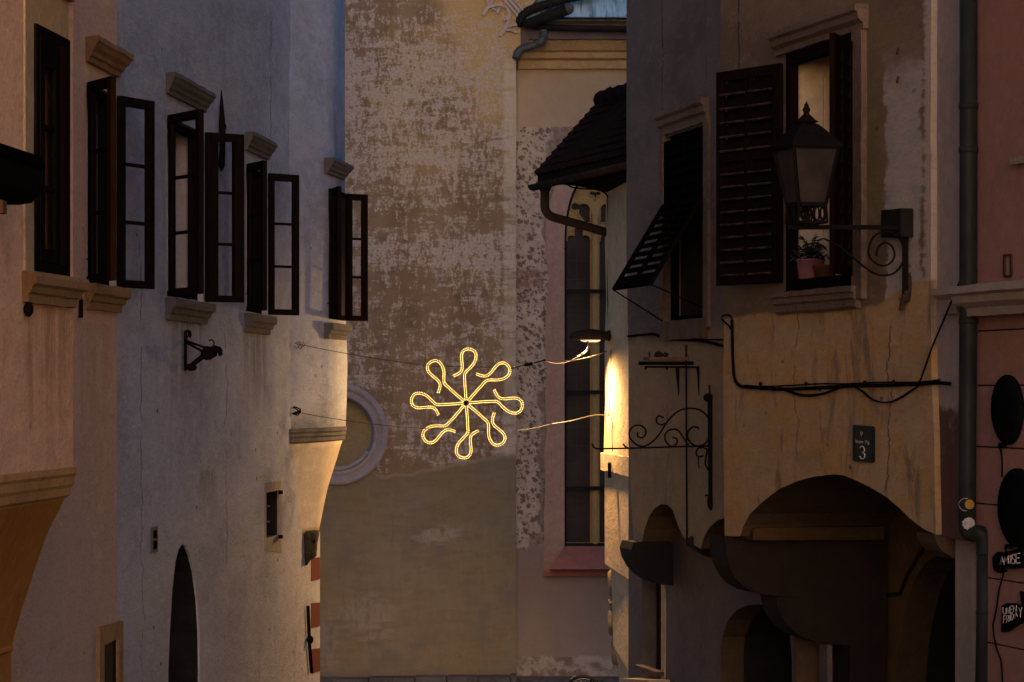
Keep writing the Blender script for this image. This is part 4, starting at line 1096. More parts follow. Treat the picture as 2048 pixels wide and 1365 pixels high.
mb.build('lamp_lead', None, 'dark cable sagging from the gutter down the lamplit wall to the lamp', 'cable')
mb = MB(); mb.tube(spline([W(1222, 700, 35.2), W(1221, 760, 35.2), W(1218, 825, 35.25), W(1213, 832, 35.3), W(1223, 835, 35.1), W(1224, 870, 35.1), W(1225, 903, 35.0)], 4), .006, 'thin_wire', 5)
mb.build('wall_wire', None, 'thin dark wire running down the brightly lit annex wall', 'wire')

# the lit street lamp
LP = thing('street_lamp', 'round dark street lamp, lit underneath, on the annex wall', 'street lamp', W(1180, 690, 35.5))
lc = W(1181, 672, 35.5)
mb = MB(); mb.lathe(lc, (0, 0, 1), [(.13, -.045), (.235, -.055), (.262, -.035), (.268, -.005), (.255, .025), (.20, .055), (.10, .075), (.02, .085)], 32, 'gutter_metal', caps=False); mb.build('housing', LP)
mb = MB(); mb.lathe(lc, (0, 0, 1), [(.13, -.045), (.12, -.066), (.08, -.078), (.02, -.08)], 28, 'lamp_glow'); mb.build('lens', LP)
mb = MB(); mb.tube([lc + Vector((.2, .0, .01)), lc + Vector((.30, .06, .01))], .05, 'gutter_metal', 10); mb.tube([lc + Vector((.22, 0, .0)), lc + Vector((.30, .0, .0))], .07, 'gutter_metal', 10); mb.build('arm', LP)
ld = bpy.data.lights.new('street_lamp_light', 'SPOT'); ld.spot_size = rad(172); ld.spot_blend = .6; ld.energy = 560; ld.color = (1, .57, .22); ld.shadow_soft_size = .12
lo_ = bpy.data.objects.new('street_lamp_light', ld); COL.objects.link(lo_); lo_.parent = LP; lo_.rotation_euler = Vector((.38, .22, .88)).to_track_quat('Z', 'Y').to_euler(); lo_.location = lc + Vector((-.08, -.0, -.20)) - LP.location

# ------------------------------------------------------------------ dark house with propped blind (D)
DW = WL(1.28, 31.5, -.218, -1); DG = WL(1.73, 31.5, -.218, -1)
HD = thing('grey_house', 'narrow dark grey and brown house with a propped blind, above small dark arches', 'house', (3.2, 30, gz(30)))
D_open = [DW.sz(1332, 640)[0], DW.sz(1412, 640)[0]]
zt_d = DW.sz(1372, 262)[1]; zb_d = DW.sz(1372, 640)[1]
d0 = min(D_open); d1 = max(D_open)
mb = MB()
near = DW.sY(27.2); farD = DW.sz(1253, 500)[0]
def dz(px, py): return DW.sz(px, py)
out = [dz(1253, -260), dz(1253, 500), dz(1258, 800), dz(1262, 1000), dz(1268, 1084), dz(1284, 1084), dz(1289, 1060), dz(1298, 1034), dz(1310, 1016), dz(1322, 1009), dz(1335, 1010), dz(1345, 1020), dz(1354, 1045), dz(1364, 1070), dz(1376, 1085), dz(1402, 1098), dz(1408, 1075), dz(1420, 1053), dz(1436, 1041), dz(1450, 1036), (near, dz(1450, 1036)[1] - .05), (near, ZL - 1)]
out[0] = (farD, ZL - 1)
wall_mesh(mb, DW, out, [([(d0, zb_d), (d1, zb_d), (d1, zt_d), (d0, zt_d)], .16, .7, 'stone_surround', 'dark_room')], .42, 'dark_house_plaster', 'vault_shade_plaster', PZ(1000, 30), amp=.012, seed=9)
mb.abox((2.4, 27.5, 3.0), (6, 31.4, ZL - 1.01), 'dark_house_plaster')
mb.build('wall', HD)
mb = MB()   # set-back ground floor wall
g0 = DG.sY(33.2); g1 = DG.sY(27.05)
gate = [DG.sz(x, y) for x, y in [(1441, 1420), (1441, 1300), (1444, 1275), (1456, 1240), (1474, 1220), (1496, 1211), (1515, 1209), (1530, 1212), (1550, 1222), (1568, 1240), (1580, 1270), (1584, 1320), (1584, 1420)]]
shop = [DG.sz(1284, 1345), DG.sz(1284, 1140), DG.sz(1324, 1140), DG.sz(1324, 1345)]
wall_mesh(mb, DG, [(g0, -.2), (g0, 4.6), (g1, 4.6), (g1, -.2)], [(gate, .25, 1.4, 'vault_shade_plaster', 'dark_room'), (shop, .18, .5, 'grey_mauve_plaster', 'grey_mauve_plaster')], 4, 'grey_mauve_plaster', amp=.01, seed=10)
mb.build('ground_floor_wall', HD)
mb = MB()
slab(mb, DG, [(1309, 1150), (1321, 1150), (1321, 1345), (1309, 1345)], -.3, -.17, 'dark_room')
mb.build('shop_door', HD)
mb = MB(); mb.bar(W(1277, 1333, 32.4), W(1322, 1348, 31.6), .10, .04, 'worn_board'); mb.bar(W(1262, 1362, 32.5), W(1318, 1366, 31.3), .25, .06, 'annex_plaster'); mb.build('shop_sill', HD)
mb = MB(); slab(mb, DG, [(1322, 1168), (1328, 1168), (1330, 1230), (1328, 1420), (1322, 1420)], -.01, .015, 'annex_plaster', .006, 2); mb.build('door_jamb', HD)
def corbel(wl, far_px, prof_px, Yp, th, mat, name, parent, wd=None):
    """quarter-round stone corbel: profile traced in the plane across the lane at depth Yp"""
    mb = MB(); pts = [W(x, y, Yp) for x, y in prof_px]
    loop = [(p.x, p.z) for p in pts]
    a = [mb.vert(p) for p in pts]; b = [mb.vert(p + Vector((-wl.m * -1 * 0 + wl.t.x * th, wl.t.y * th, 0))) for p in pts]
    mb.tess(a, [loop], mat); mb.tess(b, [loop], mat)
    for i in range(len(a)): j = (i + 1) % len(a); mb.face((a[i], a[j], b[j], b[i]), mat)
    return mb.build(name, parent)
corbel(DW, 0, [(1267, 1085), (1262, 1100), (1266, 1118), (1276, 1137), (1290, 1152), (1308, 1164), (1326, 1170), (1347, 1172), (1347, 1085)], 30.9, .5, 'corbel_black', 'corbel', HD)
corbel(DW, 0, [(1376, 1086), (1380, 1093), (1392, 1101), (1408, 1110), (1424, 1117), (1470, 1119), (1470, 1030), (1400, 1060)], 28.9, .12, 'corbel_dark', 'corbel', HD)
# window dressing
mb = MB()
sl = DW.sz(1316, 240)[0]; sr = DW.sz(1430, 240)[0]
lo_s, hi_s = min(sl, sr), max(sl, sr)
moulding(mb, DW, d0 - .12, d1 + .15, zt_d + .26, [(-.02, 0), (.09, 0), (.095, -.05), (.06, -.08), (.065, -.14), (.03, -.16), (.035, -.24), (-.02, -.24)], 'stone_surround', 1.0, False)
for a_, b_ in ((d0 - .17, d0 - .004), (d1 + .004, d1 + .15)):
    outl = jag([(a_, zb_d - .1), (b_, zb_d - .1), (b_, zt_d + .05), (a_, zt_d + .05)], .1, .008, 3)
    i0 = [mb.vert(DW.P(s, z, .035)) for s, z in outl]; i1 = [mb.vert(DW.P(s, z, -.01)) for s, z in outl]
    mb.tess(i0, [outl], 'stone_surround')
    for i in range(len(outl)): j = (i + 1) % len(outl); mb.face((i0[i], i0[j], i1[j], i1[i]), 'stone_surround')
moulding(mb, DW, d0 - .05, d1 + .05, zb_d + .0, [(-.02, 0), (.06, 0), (.06, -.2), (-.02, -.2)], 'worn_board', 1.0, False)
mb.build('window_surround', HD)
BL = window_frame(HD, DW, d0, d1, zb_d, zt_d, d=-.05, mat='shutter_grey', wd=.05, name='blind_window')
def slats(mb, o, u, v, w, h, n, mat, th=.03, tilt=.5, stile=.06, mid=True, railn=0):
    """louvred leaf: origin o, unit u across (w), unit v up (h)"""
    u = Vector(u).normalized(); v = Vector(v).normalized(); nn = u.cross(v).normalized()
    def bx(a, b, c, d, t_=1.0, m=mat): mb.box(o + u * (a + b) / 2 + v * (c + d) / 2, u * (b - a) / 2, v * (d - c) / 2, nn * th / 2 * t_, m)
    bx(0, stile, 0, h); bx(w - stile, w, 0, h); bx(stile, w - stile, 0, stile, .95); bx(stile, w - stile, h - stile, h, .95)
    if mid: bx(w / 2 - stile * .45, w / 2 + stile * .45, stile, h - stile, .9)
    for i in range(n):
        y = stile + (h - 2 * stile) * (i + .5) / n; sh = (h - 2 * stile) / n * .56
        c = o + u * w / 2 + v * y
        vv = (v * math.cos(tilt) + nn * math.sin(tilt))
        mb.box(c, u * (w / 2 - stile), vv * sh, u.cross(vv).normalized() * .006, mat)
wd_ = d1 - d0
zm = DW.sz(1372, 402)[1]
mb = MB()
slats(mb, DW.P(d0, zm, .01), DW.t, (0, 0, 1), wd_, zt_d - zm - .05, 5, 'shutter_grey', tilt=.25)
mb.build('blind', BL)
mb = MB()
b0 = W(1226, 580, DW.Y(1340) - .25)
hinge0 = DW.P(d1, zm, .03); hinge1 = DW.P(d0, zm, .03)   # d1 is the farther jamb (to the left in view)
vdir = (b0 - hinge0)
slats(mb, hinge0 + vdir, -DW.t, -vdir, wd_, vdir.length, 9, 'shutter_grey', th=.035, tilt=-.45, stile=.075)
mb.build('blind_flap', BL)
for hh, zz in ((hinge0, 640), (hinge1, 620)):
    mb = MB(); mb.tube([hh + vdir, Vector((hh.x, hh.y, DW.sz(1372, zz)[1]))], .008, 'black_iron', 5); mb.build('stay_rod', BL)
# things on the grey house
mb = MB(); mb.tube(spline([DW.at(1256, 673, .02), DW.at(1285, 670, .02), DW.at(1310, 669, .03), DW.at(1330, 678, .03), DW.at(1400, 682, .03), DW.at(1445, 692, .04)], 5), .014, 'black_paint', 6)
mb.tube(spline([DW.at(1330, 676, .03), DW.at(1380, 679, .03), DW.at(1445, 680, .04)], 5), .010, 'black_paint', 6)
mb.build('facade_cable', None, 'dark cable crossing the grey house under the propped blind', 'cable')
mb = MB(); mb.tube([DW.at(1372, 690, .015), DW.at(1373, 900, .02), DW.at(1374, 1085, .015)], .010, 'black_paint', 6)
mb.build('vertical_conduit', None, 'thin dark vertical conduit on the grey house behind the iron scroll bracket', 'conduit')
YD = DW.Y(1397) - .02
SH = thing('wall_shelf', 'small wooden shelf with dark lumps on iron legs on the grey house', 'shelf', W(1397, 790, YD))
def PD(px, py, Yw=YD, pw=1397):   # plane standing square off the grey house
    d = (pw - px) * Yw / F / .977
    p = Vector((PX(pw, Yw), Yw, 0)) + DW.n * d; return Vector((p.x, p.y, ZC + (YH - py) / F * p.y))
mb = MB(); mb.bar(PD(1283, 727), PD(1379, 727), .30, .035, 'black_paint'); mb.build('lower_board', SH)
mb = MB(); mb.bar(PD(1292, 718), PD(1372, 718), .24, .035, 'worn_board'); mb.build('board', SH)
mb = MB(); mb.bar(PD(1290, 734), PD(1399, 735), .03, .02, 'black_iron')
for x0, x1, y1 in ((1354, 1357, 790), (1397, 1398, 792)): mb.tube([PD(x0, 733), PD(x0 + 1, 750), PD(x1, y1)], [.025, .02, .006], 'black_iron', 6)
for x in (1290, 1333): mb.tube([PD(x, 733), PD(x + .5, 740)], .012, 'black_iron', 5)
mb.build('leg', SH)
SC = thing('stone_ornament', 'dark rounded lump resting on the small wooden shelf', 'ornament', PD(1318, 712))
mb = MB(); mb.ball(PD(1316, 710), .045, .05, .035, 'corbel_black', 12, 8, .3); mb.ball(PD(1330, 710), .035, .03, .022, 'corbel_black', 10, 6, .4, 2); mb.tube([PD(1299, 714), PD(1297, 708), PD(1298, 704)], .01, 'corbel_black', 6); mb.build('lump', SC)
# scrolled sign bracket
YB = DW.Y(1424)
def PB(px, py): 
    d = (1424 - px) * YB / F / .977 + .02
    p = Vector((PX(1424, YB), YB, 0)) + DW.n * d; return Vector((p.x, p.y, ZC + (YH - py) / F * p.y))
SB = thing('sign_bracket', 'empty wrought iron sign bracket with large scrolls on the grey house', 'bracket', PB(1424, 1020))
mb = MB(); mb.bar(PB(1424, 790), PB(1426, 1012), .05, .03, 'black_iron'); mb.ball(PB(1420, 796), .05, .03, .045, 'black_iron', 10, 6); mb.ball(PB(1427, 1003), .045, .03, .09, 'black_iron', 10, 8); mb.bar(PB(1426, 992), PB(1414, 991), .02, .02, 'black_iron'); mb.bar(PB(1422, 770), PB(1424, 792), .02, .015, 'rusty_iron'); mb.build('wall_bar', SB)
mb = MB(); mb.tube([PB(1424, 892), PB(1260, 897), PB(1195, 898), PB(1190, 895), PB(1187, 888)], .010, 'black_iron', 6); mb.tube([PB(1258, 896), PB(1252, 893), PB(1249, 888)], .009, 'black_iron', 6); mb.build('arm', SB)
mb = MB()
def sc(pts, r=.0095): mb.tube([PB(x, y) for x, y in [(p.x, p.y) for p in spline(pts, 5)]], r, 'black_iron', 6)
sc([(1424, 842), (1416, 830), (1402, 820), (1385, 817), (1366, 820), (1350, 830), (1336, 846), (1322, 868), (1306, 885), (1290, 893), (1276, 890), (1264, 879), (1261, 866), (1268, 854), (1281, 851), (1292, 857), (1294, 868), (1287, 876), (1278, 873), (1278, 865)])
sc([(1336, 846), (1326, 850), (1317, 846), (1316, 837), (1321, 832), (1330, 836)])
sc([(1424, 862), (1420, 880), (1408, 891), (1392, 891), (1380, 880), (1379, 865), (1388, 855), (1397, 855), (1402, 858)])
sc([(1380, 890), (1370, 876), (1360, 862), (1347, 859), (1335, 866), (1333, 879), (1340, 890), (1350, 893), (1357, 886), (1356, 878), (1348, 875)])
sc([(1422, 942), (1415, 930), (1416, 914), (1418, 902), (1412, 896), (1400, 897), (1396, 906), (1400, 914), (1410, 912)])
sc([(1402, 912), (1400, 925), (1402, 937)], .006)
mb.build('scroll', SB)

# ------------------------------------------------------------------ ochre house with lantern (E)
EW = WL(1.96, 26.8, -.277, -1); EG = WL(3.49, 26.8, -.277, -1)
HE = thing('ochre_house', 'ochre and brown plastered house with a shuttered window over a wide arch', 'house', (4.5, 24.5, gz(24)))
e_far = EW.sz(1441, 500)[0]; e_near = EW.sz(1862, 500)[0]
wo = (EW.sz(1713, 300)[0], EW.sz(1573, 300)[0], EW.sz(1640, 578)[1], EW.sz(1640, 88)[1])
mb = MB()
def ez(px, py): return EW.sz(px, py)
out = [(e_far, ZL - 1), ez(1441, 500), ez(1448, 640), ez(1446, 800), ez(1449, 1072), ez(1480, 1072), ez(1488, 1050), ez(1500, 1028), ez(1525, 1004), ez(1560, 978), ez(1595, 962), ez(1630, 953), ez(1668, 950), ez(1688, 951), ez(1715, 962), ez(1745, 978), ez(1775, 996), ez(1800, 1018), ez(1820, 1038), ez(1845, 1058), ez(1872, 1070), ez(1868, 900), (e_near, ez(1862, 700)[1]), (e_near, ZL - 1)]
wall_mesh(mb, EW, out, [([(wo[0], wo[2]), (wo[1], wo[2]), (wo[1], wo[3]), (wo[0], wo[3])], .62, 1.3, 'cream_reveal', 'dark_room')], 1.46, 'ochre_house_plaster', 'vault_shade_plaster', PZ(945, 24.5), amp=.014, seed=12)
WALL_E = mb.build('wall', HE)
mb = MB()   # set-back ground floor with its dark doorway
g0 = EG.sY(27.0); g1 = EG.sY(20.5)
dr = [EG.sz(x, y) for x, y in [(1790, 1500), (1792, 1365), (1797, 1300), (1806, 1240), (1818, 1190), (1834, 1150), (1852, 1125), (1872, 1112), (1895, 1108), (1930, 1118), (1960, 1150), (1975, 1220), (1980, 1500)]]
wall_mesh(mb, EG, [(g0, .2), (g0, PZ(880, 25)), (g1, PZ(880, 23)), (g1, .2)], [(dr, .3, 1.4, 'vault_shade_plaster', 'dark_room')], 4, 'ochre_band', amp=.012, seed=14)
mb.build('ground_floor_wall', HE)
corbel(EW, 0, [(1450, 1073), (1453, 1108), (1460, 1136), (1472, 1158), (1488, 1174), (1508, 1185), (1535, 1191), (1570, 1194), (1772, 1196), (1772, 1080), (1760, 1079), (1480, 1081)], 26.5, .45, 'corbel_dark', 'corbel', HE)
corbel(EW, 0, [(1552, 1194), (1556, 1215), (1565, 1236), (1580, 1256), (1602, 1273), (1630, 1284), (1670, 1290), (1772, 1292), (1772, 1194)], 26.52, .43, 'corbel_dark', 'corbel', HE)
mb = MB(); a = [W(x, y, 26.2) for x, y in ((1506, 1060), (1512, 1056), (1768, 1054), (1768, 1080), (1506, 1081))]
mb.prism(a, EW.t * .3, 'impost_band'); mb.build('impost', HE)
mb = MB(); a = [W(x, y, 26.6) for x, y in ((1566, 1292), (1772, 1292), (1772, 1420), (1668, 1420), (1664, 1330), (1640, 1290))]
mb.prism([W(x, y, 26.55) for x, y in ((1700, 1290), (1772, 1290), (1772, 1500), (1700, 1500))], EW.t * .4, 'corbel_dark')
mb.prism([W(x, y, 26.58) for x, y in ((1654, 1290), (1664, 1290), (1666, 1500), (1657, 1500))], EW.t * .2, 'grey_mauve_plaster'); mb.build('pier', HE)
mb = MB(); mb.abox((PX(1590, 27.0), 27.0, .2), (PX(1800, 27.0), 27.3, PZ(1080, 27)), 'vault_shade_plaster'); mb.build('passage_wall', HE)
corbel(EW, 0, [(1862, 1068), (1856, 1085), (1846, 1108), (1836, 1130), (1822, 1156), (1812, 1180), (1806, 1200), (1860, 1196), (1990, 1230), (1990, 1068)], 22.4, -.4, 'corbel_dark', 'corbel', HE) if False else None
corbel(EW, 0, [(1868, 1069), (1874, 1088), (1886, 1104), (1910, 1118), (1960, 1124), (1990, 1124), (1990, 1069)], 22.05, .35, 'vault_shade_plaster', 'corbel', HE)
mb = MB(); mb.tube([EG.at(1764, 1192, .02), EG.at(1800, 1188, .02), EG.at(1815, 1150, .02), EG.at(1838, 1110, .02), EG.at(1866, 1076, .03)], .02, 'corbel_black', 6); mb.build('arch_edge', HE)
mb = MB()   # body behind the street front
mb.abox((3.7, 21.8, PZ(860, 23)), (8, 26.7, ZL - 1.01), 'ochre_house_plaster'); mb.build('body', HE)
# window surround
mb = MB()
zs = EW.sz(1640, 46)[1]
moulding(mb, EW, wo[0] - .26, wo[1] + .16, zs + .02, [(-.02, 0), (.12, 0), (.125, -.05), (.095, -.07), (.09, -.12), (.05, -.15), (.05, -.2), (-.02, -.2)], 'stone_surround', 1.0, False)
for a_, b_ in ((wo[0] - .22, wo[0] - .012), ):
    outl = jag([(a_, wo[2] - .12), (b_, wo[2] - .12), (b_, zs - .15), (a_, zs - .15)], .1, .012, 3)
    i0 = [mb.vert(EW.P(s, z, .05)) for s, z in outl]; i1 = [mb.vert(EW.P(s, z, -.01)) for s, z in outl]
    mb.tess(i0, [outl], 'stone_surround')
    for i in range(len(outl)): j = (i + 1) % len(outl); mb.face((i0[i], i0[j], i1[j], i1[i]), 'stone_surround')
moulding(mb, EW, wo[0] - .10, wo[1] + .16, wo[2] - .005, [(-.02, 0), (.09, 0), (.095, -.045), (.07, -.055), (.08, -.10), (.05, -.115), (.055, -.17), (.03, -.19), (-.02, -.19)], 'stone_surround', 1.0, False)
mb.build('window_surround', HE)
wE = window_frame(HE, EW, *wo, d=.006, wd=.10, mat='shutter_wood')
H = EW.P(wo[1], 0, .05); Fp = Vector((PX(1436, 25.85), 25.85, 0))
u = Fp - Vector((H.x, H.y, 0)); w_ = u.length
zb1, zt1 = wo[2] + .08, wo[3] - .08
mb = MB()
o = Vector((H.x, H.y, zb1)); hh = zt1 - zb1
slats(mb, o, u, (0, 0, 1), w_, hh, 0, 'shutter_wood', th=.045, stile=.09, mid=True)
un = u.normalized(); nn = un.cross(Vector((0, 0, 1))).normalized()
zr = hh * .41 + 0; 
mb.box(o + un * w_ / 2 + Vector((0, 0, hh * .60)), un * (w_ / 2 - .09), Vector((0, 0, .05)), nn * .021, 'shutter_wood')
def louv(za, zb2, n, m='shutter_wood'):
    for i in range(n):
        z_ = za + (zb2 - za) * (i + .5) / n; sh = (zb2 - za) / n * .62
        vv = Vector((0, 0, 1)) * math.cos(.6) + nn * math.sin(.6)
        for a_, b_ in ((.09, w_ / 2 - .03), (w_ / 2 + .03, w_ - .09)):
            mb.box(o + un * (a_ + b_) / 2 + Vector((0, 0, z_)), un * (b_ - a_) / 2, vv * sh, un.cross(vv).normalized() * .005, m)
            mb.box(o + un * (a_ + b_) / 2 + Vector((0, 0, z_ - sh * .82)) - nn * (sh * .6), un * (b_ - a_) / 2, vv * .008, un.cross(vv).normalized() * .008, 'slat_highlight')  # paler strip painted as the highlight along each slat
louv(.09, hh * .575, 9); louv(hh * .625, hh - .09, 5)
mb.build('shutter', wE)
H2 = EW.P(wo[0], 0, .05); F2 = Vector((PX(1664, 22.98), 22.98, 0)); u2 = F2 - Vector((H2.x, H2.y, 0)); w2 = u2.length
mb = MB(); slats(mb, Vector((H2.x, H2.y, zb1)), u2, (0, 0, 1), w2, hh, 13, 'shutter_wood', th=.045, stile=.08, tilt=-.25); mb.build('shutter', wE)
# inner casement folded back against the far jamb
mb = MB(); q = EW.P(wo[1] - .02, 0, -.30)
leafH = EW.P(wo[1] - .025, 0, -.34); leafF = EW.P(wo[1] - .06, 0, -.62)
uu = Vector((leafF.x - leafH.x, leafF.y - leafH.y, 0)); 
mb.box(Vector(((leafH.x + leafF.x) / 2, (leafH.y + leafF.y) / 2, (wo[2] + wo[3]) / 2 - .03)), uu / 2, Vector((0, 0, (wo[3] - wo[2]) / 2 - .1)), Vector((uu.y, -uu.x, 0)).normalized() * .018, 'cream_reveal')
nq = Vector((uu.y, -uu.x, 0)).normalized()
if nq.y > 0: nq = -nq
cm = Vector(((leafH.x + leafF.x) / 2, (leafH.y + leafF.y) / 2, 0))
for f in (-.42, -.22, .24, .44):
    mb.box(cm + uu * f + nq * .025 + Vector((0, 0, (wo[2] + wo[3]) / 2 - .03)), uu * .03, Vector((0, 0, (wo[3] - wo[2]) / 2 - .16)), nq * .012, 'cream_reveal')
mb.build('inner_casement', wE)
PT = thing('flower_pot', 'pink flower pot with a leafy plant on the sill behind the lantern', 'flower pot', EW.P(0, 0))
PT.location = W(1621, 552, EW.Y(1640, -.14) + .15)
pb = PT.location.copy()
pb.z = wo[2] + .002; PT.location = pb
mb = MB(); mb.lathe(pb, (0, 0, 1), [(.085, 0), (.11, .16), (.122, .255), (.128, .26), (.128, .275), (.112, .275), (.105, .25), (.02, .245)], 24, 'pot_pink'); mb.build('pot', PT)
mb = MB()
for i in range(170):
    a_ = R.uniform(0, 6.283); e_ = R.uniform(.1, 1.4); r_ = R.uniform(.05, .24)
    c_ = pb + Vector((math.cos(a_) * r_ * math.cos(e_) * .8, math.sin(a_) * r_ * math.cos(e_) * .6, .27 + r_ * math.sin(e_) * .95 + R.uniform(-.07, .03)))
    d_ = Vector((R.uniform(-1, 1), R.uniform(-1, 1), R.uniform(-.6, .5))).normalized(); s_ = d_.orthogonal().normalized() * R.uniform(.010, .018); l_ = d_ * R.uniform(.03, .055)
    ids = [mb.vert(c_ - l_), mb.vert(c_ + s_), mb.vert(c_ + l_ + Vector((0, 0, -.01))), mb.vert(c_ - s_)]; mb.face(ids, 'leaf_green')
for i in range(9):
    a_ = i * .7; mb.tube([pb + Vector((0, 0, .24)), pb + Vector((math.cos(a_) * .05, math.sin(a_) * .04, .34)), pb + Vector((math.cos(a_) * .12, math.sin(a_) * .09, .40))], .004, 'leaf_green', 4)
mb.build('foliage', PT)
CP = pb + EW.t * -.34
mb = MB(); mb.lathe(CP, (0, 0, 1), [(.07, 0), (.10, .17), (.11, .18), (.11, .21), (.095, .21), (.09, .18), (.01, .175)], 20, 'pot_clay')
mb.build('clay_pot', None, 'small brown clay pot beside the pink pot in the shadowed window', 'flower pot')

# lantern on its bracket
YL = EW.Y(1818) - .03
LA = thing('wall_lantern', 'unlit old four sided lantern on a scrolled iron arm before the shuttered window', 'lantern', W(1818, 600, YL))
def PL_(px, py, dy=0):
    d = (1820 - px) * YL / F / .964 + .03
    p = Vector((PX(1820, YL), YL, 0)) + EW.n * d; return Vector((p.x, p.y + dy, ZC + (YH - py) / F * p.y))
lcx = PL_(1614, 455)
yl = lcx.y; kL = yl / F
mb = MB(); mb.bar(PL_(1818, 430), PL_(1817, 596), .045, .03, 'black_iron'); mb.lathe(PL_(1818, 431), (0, 0, 1), [(.022, -.03), (.034, -.01), (.034, .015), (.02, .02)], 10, 'black_iron')
mb.bar(PL_(1815, 590), PL_(1808, 622), .03, .03, 'rusty_iron'); mb.ball(PL_(1829, 570), .045, .03, .09, 'rusty_iron', 10, 8, .6, 3); mb.ball(PL_(1820, 592), .03, .03, .06, 'rusty_iron', 8, 6, .5, 5); mb.build('wall_bar', LA)
mb = MB(); mb.bar(PL_(1818, 455), PL_(1575, 455), .03, .035, 'black_iron'); mb.build('arm', LA)
mb = MB()
mb.tube([PL_(p.x, p.y) for p in spline([(1718, 523), (1735, 536), (1755, 548), (1778, 551), (1798, 544), (1812, 525), (1815, 500), (1806, 478), (1790, 466), (1770, 464), (1752, 474), (1743, 492), (1742, 510), (1752, 524), (1770, 532), (1786, 527), (1795, 512), (1791, 495), (1778, 486), (1764, 492), (1758, 505), (1758, 513)], 6)], .0085, 'black_iron', 6)
mb.tube([PL_(p.x, p.y) for p in spline([(1718, 523), (1700, 508), (1680, 492), (1650, 478)], 5)], .008, 'black_iron', 6)
mb.build('scroll', LA)
def lz(py): return ZC + (YH - py) * kL
st = rad(18)
def sq(py, w): 
    r = w * kL * .5 / math.cos(rad(27)); return [Vector((lcx.x + r * math.cos(st + i * math.pi / 2 + math.pi / 4), yl + r * math.sin(st + i * math.pi / 2 + math.pi / 4), lz(py))) for i in range(4)]
g_t, g_b = sq(298, 122), sq(410, 74)
mb = MB()
for i in range(4):
    mb.bar(g_t[i], g_b[i], .022, .022, 'black_iron'); mb.bar(g_t[i], g_t[(i + 1) % 4], .024, .024, 'black_iron'); mb.bar(g_b[i], g_b[(i + 1) % 4], .024, .03, 'black_iron')
mb.build('frame', LA)
mb = MB()
cc_t = sum(g_t, Vector()) / 4; cc_b = sum(g_b, Vector()) / 4
A = [mb.vert(cc_t + (p - cc_t) * .97) for p in g_t]; B = [mb.vert(cc_b + (p - cc_b) * .97) for p in g_b]
for i in range(4): mb.face((A[i], A[(i + 1) % 4], B[(i + 1) % 4], B[i]), 'lantern_glass')
mb.face(B[::-1], 'lantern_glass'); mb.build('glass_panes', LA)
mb = MB(); mb.lathe(Vector((lcx.x, yl, lz(410))), (0, 0, 1), [(.03, 0), (.03, .12), (.045, .16), (.05, .25), (.02, .29)], 12, 'black_iron'); mb.build('bulb_holder', LA)
mb = MB()
rings = []
for py, w in ((300, 128), (296, 138), (292, 136), (282, 118), (270, 92), (258, 66), (250, 46), (247, 30)): rings.append([mb.vert(p) for p in sq(py, w)])
for A, B in zip(rings, rings[1:]):
    for i in range(4): mb.face((A[i], A[(i + 1) % 4], B[(i + 1) % 4], B[i]), 'black_iron')
mb.face(rings[0], 'black_iron'); mb.face(rings[-1], 'black_iron')
mb.lathe(Vector((lcx.x, yl, lz(250))), (0, 0, 1), [(18 * kL, -.005), (18 * kL, .018), (23 * kL, .020), (24 * kL, .026), (19 * kL, .035), (11 * kL, .065), (6 * kL, .085), (6 * kL, .10), (8 * kL, .11), (7 * kL, .13), (4 * kL, .145), (5 * kL, .15), (3 * kL, .165), (.4 * kL, .185)], 16, 'black_iron')
mb.build('roof', LA)
mb = MB(); rg = sq(446, 78); mid = sq(428, 80)
for i in range(4): mb.bar(rg[i], rg[(i + 1) % 4], .02, .02, 'black_iron')
for i in range(4):
    p, q = g_b[i], g_b[(i + 1) % 4]
    for f0, f1 in ((.04, .46), (.54, .96)):
        c_ = (p.lerp(q, (f0 + f1) / 2)); rr = (q - p).length * .2; dn = (q - p).normalized(); zc2 = (lz(410) + lz(446)) / 2
        mb.tube([Vector((c_.x, c_.y, zc2)) + dn * rr * math.cos(a_) + Vector((0, 0, 1)) * (lz(412) - lz(444)) / 2 * math.sin(a_) for a_ in [i2 * 6.283 / 14 for i2 in range(14)]], .008, 'black_iron', 5, closed=True)
    mb.bar(p, rg[i], .018, .018, 'black_iron')
mb.lathe(Vector((lcx.x, yl, lz(455))), (0, 0, 1), [(.05, 0), (.03, .04), (.025, .12), (.06, .17)], 10, 'black_iron')
mb.build('scroll_collar', LA)
mb = MB(); slab(mb, EW, [(1762, 421), (1803, 417), (1803, 474), (1762, 476)], .01, .11, 'grey_box'); slab(mb, EW, [(1764, 424), (1801, 420), (1801, 471), (1764, 473)], .112, .118, 'grey_box'); mb.build('junction_box', None, 'dark grey square box on the wall behind the lantern arm', 'box')
for x0, x1, y in ((1782, 1796, 96), (1782, 1796, 153)):
    mb = MB(); mb.tube([EW.at(x1, y + 2, .0), EW.at(x1, y + 1, .12), EW.at(x1 - 2, y + 14, .13)], .009, 'rusty_iron', 6); mb.build('iron_peg', HE)
